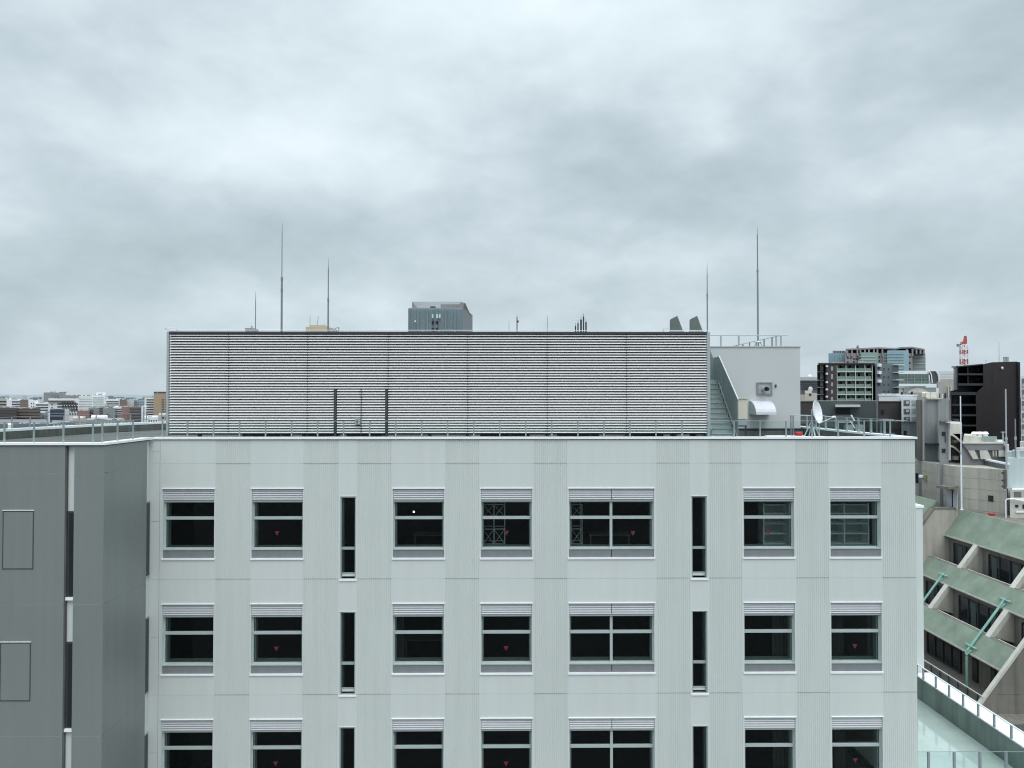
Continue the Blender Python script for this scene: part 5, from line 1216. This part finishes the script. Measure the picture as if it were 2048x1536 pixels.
# crane
Y = 300; t = thing('tower_crane', (PX(1927.5, 700, Y), Y, 0), 'red and white lattice tower crane rising behind the black tower', 'crane')
RW = [MATS['red_plastic'], M_WHITE]; cm = mat('crane_red', (.42, .09, .08), .6); cw = mat('crane_white', (.75, .72, .72), .6)
xc = PX(1927.5, 700, Y); hw = .95
def lattice(z0, z1, m):
    b = MB()
    for dx in (-hw, hw):
        for dy in (-hw, hw): b.box(xc+dx-.16, xc+dx+.16, Y+dy-.16, Y+dy+.16, z0, z1)
    n = max(1, round((z1-z0)/1.9)); h = (z1-z0)/n
    for i in range(n):
        for dx in (-hw, hw): b.tube((xc+dx, Y-hw, z0+i*h+.1), (xc+dx, Y+hw, z0+(i+1)*h-.1), .1, n=4)
        for dy in (-hw, hw): b.tube((xc-hw, Y+dy, z0+i*h), (xc+hw, Y+dy, z0+(i+1)*h), .12, n=4); b.tube((xc-hw, Y+dy, z0+i*h), (xc+hw, Y+dy, z0+i*h), .12, n=4)
    return b.build('mast_section', m, t)
zz = [728, 717.5, 707, 699.5, 688.5]
for i, (a, c) in enumerate(zip(zz, zz[1:])): lattice(PZ(a, Y), PZ(c, Y), cm if i % 2 == 0 else cw)
lattice(0, PZ(728, Y), cw)
F_ = lambda px, py: (PX(px, 690, Y), Y-.6, PZ(py, Y))
MB().ext([F_(1923, 687.5), F_(1932, 687.5), F_(1932.5, 680), F_(1931.5, 671), F_(1930, 671), F_(1929, 677), F_(1926.5, 682), F_(1922.5, 683.5)], (0, 1.2, 0)).build('crane_head', cm, t)
MB().path([F_(1923, 685.5), F_(1919, 688)], .35, 6).build('counter_jib', cm, t)
MB().ext([F_(1915.2, 687.5), F_(1919.5, 686.8), F_(1918.2, 692.5), F_(1916.2, 692.5)], (0, 1.5, 0)).build('counterweight', mat('weight_grey', (.35, .33, .35), .7), t)

# ================================================================ left skyline
PAL = {k: mat('far_'+k, c, .8, .06, .2) for k, c in dict(white2=(.76, .78, .78), pale=(.55, .58, .58), grey=(.26, .27, .27), dgrey=(.17, .175, .18), brown=(.19, .15, .135), dbrown=(.10, .088, .08), tan=(.36, .27, .19), pink=(.27, .17, .15), navy=(.055, .065, .10), green=(.42, .49, .47), beige=(.46, .43, .39), blue=(.36, .42, .47)).items()}
DK = mat('far_window', (.05, .053, .06), .4, .1, .3); DKM = mat('far_window_mid', (.17, .18, .185), .5, .1, .3)
GRP = 'buildings on the left skyline'
def fb(label, px0, px1, ytop, Y, m, depth=18, st=None, gr=None, top=None, name='city_building', fr=.45, wm=None):
    t = bld(name, label, px0, px1, ytop, Y, depth, PAL[m], group=GRP, py=820)
    if st:
        for s_ in (st if isinstance(st[0], tuple) else [st]): strips(t, s_[0], s_[1], s_[2], s_[3], s_[4], fr, wm or DK, proud=.12)
    if gr: grid(t, *gr, m=wm or DK, proud=.12)
    rq = random.Random(int(px0*7+px1))
    wpx = min(px1, 340)-max(px0, 0)
    for i in range(max(2, int(wpx/7))):
        a = rq.uniform(max(px0, 0)+1, min(px1, 340)-3); ubox('roof_unit', PAL[rq.choice(('white2', 'pale', 'dgrey', 'grey', 'dgrey'))], t, PX(a, 800, Y), PX(a+rq.uniform(1, 4), 800, Y), Y+1, Y+3, PZ(ytop, Y), PZ(ytop-rq.uniform(.5, 2.2), Y))
    if wpx > 12: a = rq.uniform(max(px0, 0)+2, min(px1, 340)-2); ubox('aerial', M_ROD, t, PX(a, 800, Y), PX(a+.4, 800, Y), Y+1, Y+1.2, PZ(ytop, Y), PZ(ytop-rq.uniform(2, 5), Y))
    if top: 
        for a, c, y, mm in top: box('rooftop_block', PAL[mm], t, PX(a, 800, Y), PX(c, 800, Y), Y+1.5, Y+depth*.5, PZ(ytop, Y), PZ(y, Y))
    return t
fb('pale far block at the left picture edge', -30, 15, 797, 330, 'beige', st=(-30, 14, 800, 818, 3))
fb('white office with dark window bands near the left picture edge', 13, 41, 799, 290, 'white2', st=(24, 40.5, 801, 816, 3), top=[(14, 19, 796, 'pale')])
fb('plain brown grey slab beside the banded white office', 40, 56, 799.5, 285, 'brown')
fb('white block with a round fronted corner right of the brown grey slab', 58, 76, 800.5, 280, 'white2', gr=(61, 74, 804, 815, 3, 2, .3, .4), top=[(61, 71, 794.5, 'dgrey')])
fb('long white block with four dark bands left of the staggered window block', 70, 99, 806, 270, 'white2', st=(72, 98, 807, 828, 4))
fb('large plain grey block tallest on the far left skyline', 87, 131, 785, 330, 'grey', top=[(112, 124, 784, 'dgrey')])
fb('grey block stepping down behind the staggered window block', 119, 157, 791.5, 320, 'grey', top=[(122, 147, 790.3, 'grey')])
t = fb('white apartment block with staggered diagonal windows and a dark rooftop sign box', 96.5, 157, 797, 250, 'white2', st=(115, 156, 805, 822, 3), top=[(97, 112, 789.5, 'dgrey')])
box('roof_band', PAL['dbrown'], t, PX(97, 802, 249.6), PX(150, 802, 249.6), 249.3, 249.9, PZ(803.3, 250), PZ(801, 250))
for i in range(6):
    for j in range(5): win(t, 124+i*5.2+j*1.2, 126.4+i*5.2+j*1.2, 804.6+j*5.4, 807.6+j*5.4, DK, 'window', .2)
for y in (808, 814): win(t, 103, 105.2, y, y+2, DK, 'window', .14)
t = fb('dark navy glass building in front of the staggered window block', 100, 129, 819, 225, 'navy', st=(101, 128.5, 823, 844, 3), fr=.12, wm=PAL['blue'])
fb('blank pale grey block beside the navy glass building', 129.3, 139, 819, 224, 'pale')
fb('grey blue low block left of the navy glass building', 80, 97, 825, 225, 'blue', gr=(83, 95, 828, 842, 4, 4, .4, .5), wm=DKM)
fb('long brown terraced apartment building on the left', 20, 81, 817, 210, 'dbrown', st=(33, 81, 819, 849, 5), top=[(28, 60, 815.5, 'brown')], wm=PAL['brown'])
fb('dark brown low housing block at the left picture edge', -40, 33, 815, 200, 'dbrown', st=(-40, 32, 818, 850, 6), fr=.3, wm=DK)
fb('wide grey roof in front of the brown terraces', -30, 103, 847.5, 120, 'dgrey', depth=25)
fb('small white house between the railing posts on the left', 16, 26, 849, 110, 'white2', depth=6)
fb('plain pale white slab right of the staggered window block', 157, 187, 791.5, 350, 'white2', st=(158, 184, 795, 815, 4), fr=.12, wm=PAL['pale'], top=[(157.5, 160, 789.5, 'pale')])
fb('white tower with green grey window bands', 184, 209, 790.5, 300, 'white2', st=(185.5, 207, 793, 814, 5), wm=PAL['green'], top=[(188, 208, 784.5, 'white2')])
fb('white block with dark bands right of the green banded tower', 211, 239, 798, 300, 'white2', st=(213, 237.5, 801, 814, 3), top=[(212, 223, 792, 'dgrey')])
fb('salmon roofed low house below the pale slab', 155, 179, 821, 230, 'pink', st=(162, 178, 831, 842, 2), fr=.2, wm=DKM)
fb('cream low building with a white roof box behind the railing', 146, 172, 836, 200, 'beige', gr=(148, 170, 840, 852, 5, 2, .4, .4), wm=DKM, top=[(150, 160, 834.5, 'white2')])
fb('grey block with broken dark bands left of centre skyline', 177, 209, 815, 240, 'grey', st=((178, 187, 818, 838, 4), (199, 208, 815, 834, 4)))
fb('plain grey block with a sloping top edge', 206, 231, 816, 235, 'grey', gr=(213, 218, 827, 832, 1, 1, 1, 1), top=[(212, 226, 812.5, 'grey')])
fb('white block with bold bands beside the rust red block', 227, 245, 813, 236, 'white2', st=(231, 244, 816, 838, 5))
fb('brown tower with an oblique top right of the banded white block', 239, 253, 799, 290, 'brown', top=[(238, 246, 797.5, 'brown')])
fb('dark rust red apartment block in front of the brown tower', 243, 260, 813, 230, 'pink', gr=(246, 258, 826, 848, 2, 4, .3, .3), wm=DKM)
fb('brown banded apartment block with white end pier', 258, 283, 813, 228, 'brown', st=(260, 282, 815, 845, 5))
fb('thin white pier beside the brown banded block', 283, 285.4, 813.5, 227, 'white2')
fb('pale lilac block with a dark roof line behind the brown banded block', 252, 268, 798, 300, 'pale', top=[(248, 267, 795, 'dgrey')])
fb('blue grey glazed block behind the brown banded block', 268, 291, 799.5, 310, 'blue', gr=(270, 289, 802, 811, 4, 2, .5, .4), wm=DKM, top=[(275, 287, 797.5, 'dgrey')])
fb('white tower with many thin dark bands left of the tan tower', 289, 310, 795, 260, 'white2', st=(293, 309, 797, 836, 8))
fb('tan and rust apartment tower with a dark cap beside the louvre screen', 307, 345, 787, 245, 'tan', gr=(322, 345, 797, 826, 3, 6, .6, .4), wm=PAL['dbrown'], top=[(303, 331, 783.3, 'navy')])
fb('low white house with a box roof below the tan tower', 289, 322, 834, 215, 'white2', gr=(296, 320, 838, 846, 5, 1, .4, .5), top=[(290, 301, 833, 'white2')])
fb('white flat roofed house right of the low white house', 317, 350, 829, 214, 'beige', gr=(322, 345, 832, 838, 3, 1, .6, .6))
fb('low white and grey workshop row with white boxes behind the railing', 182, 216, 833, 205, 'white2', st=(184, 215, 836, 842, 1), wm=DK)
fb('grey shed row in front of the workshop', 172, 250, 840, 190, 'grey', gr=(200, 245, 843, 850, 7, 1, .5, .5), wm=PAL['pale'])
fb('dark low roofs right of the navy building', 103, 150, 845, 180, 'dgrey', gr=(105, 148, 847, 854, 6, 1, .5, .4), wm=PAL['pale'])
fb('low pale roof before the rust red block', 240, 300, 847, 180, 'grey', depth=12)
align(SEEN)
# far city that reads as one mass
rnd = random.Random(11); m = MB()
for i in range(1500):
    y = rnd.uniform(380, 3200); x = rnd.uniform(-1.05, .9)*y; w = rnd.uniform(8, 26); d = rnd.uniform(8, 20)
    h = rnd.uniform(14, 27)+(rnd.random() < .22)*rnd.uniform(2, 9)+ (y/3200)*5
    if -.08*y < x < .36*y: h = min(h, 30)
    m.cur = rnd.choice((0, 0, 1, 1, 2, 3, 4, 5)); m.box(x, x+w, y, y+d, 0, h)
    m.cur = 6
    for k in range(int(h/3.4)):
        if rnd.random() < .8 and y < 1600: m.box(x+.8, x+w-.8, y-.2, y-.05, 2+k*3.4, 3.3+k*3.4)
tag(m.build('distant_city', [PAL[k] for k in ('white2', 'pale', 'grey', 'brown', 'beige', 'blue')]+[DKM]), kind='stuff', label='mass of low pale city buildings reaching the horizon', cat='city')
m = MB(); rnd = random.Random(5); pts = []
x = -5200
while x < 5200: pts.append((x, rnd.uniform(38, 62) if x < 400 else rnd.uniform(25, 45))); x += 210
for (a, h0), (c, h1) in zip(pts, pts[1:]): m.face([(a, 6600, 0), (c, 6600, 0), (c, 6900, h1), (a, 6900, h0)]); m.face([(a, 6900, h0), (c, 6900, h1), (c, 7600, 0), (a, 7600, 0)])
tag(m.build('hills', mat('far_hills', (.22, .28, .31), .9)), kind='structure')
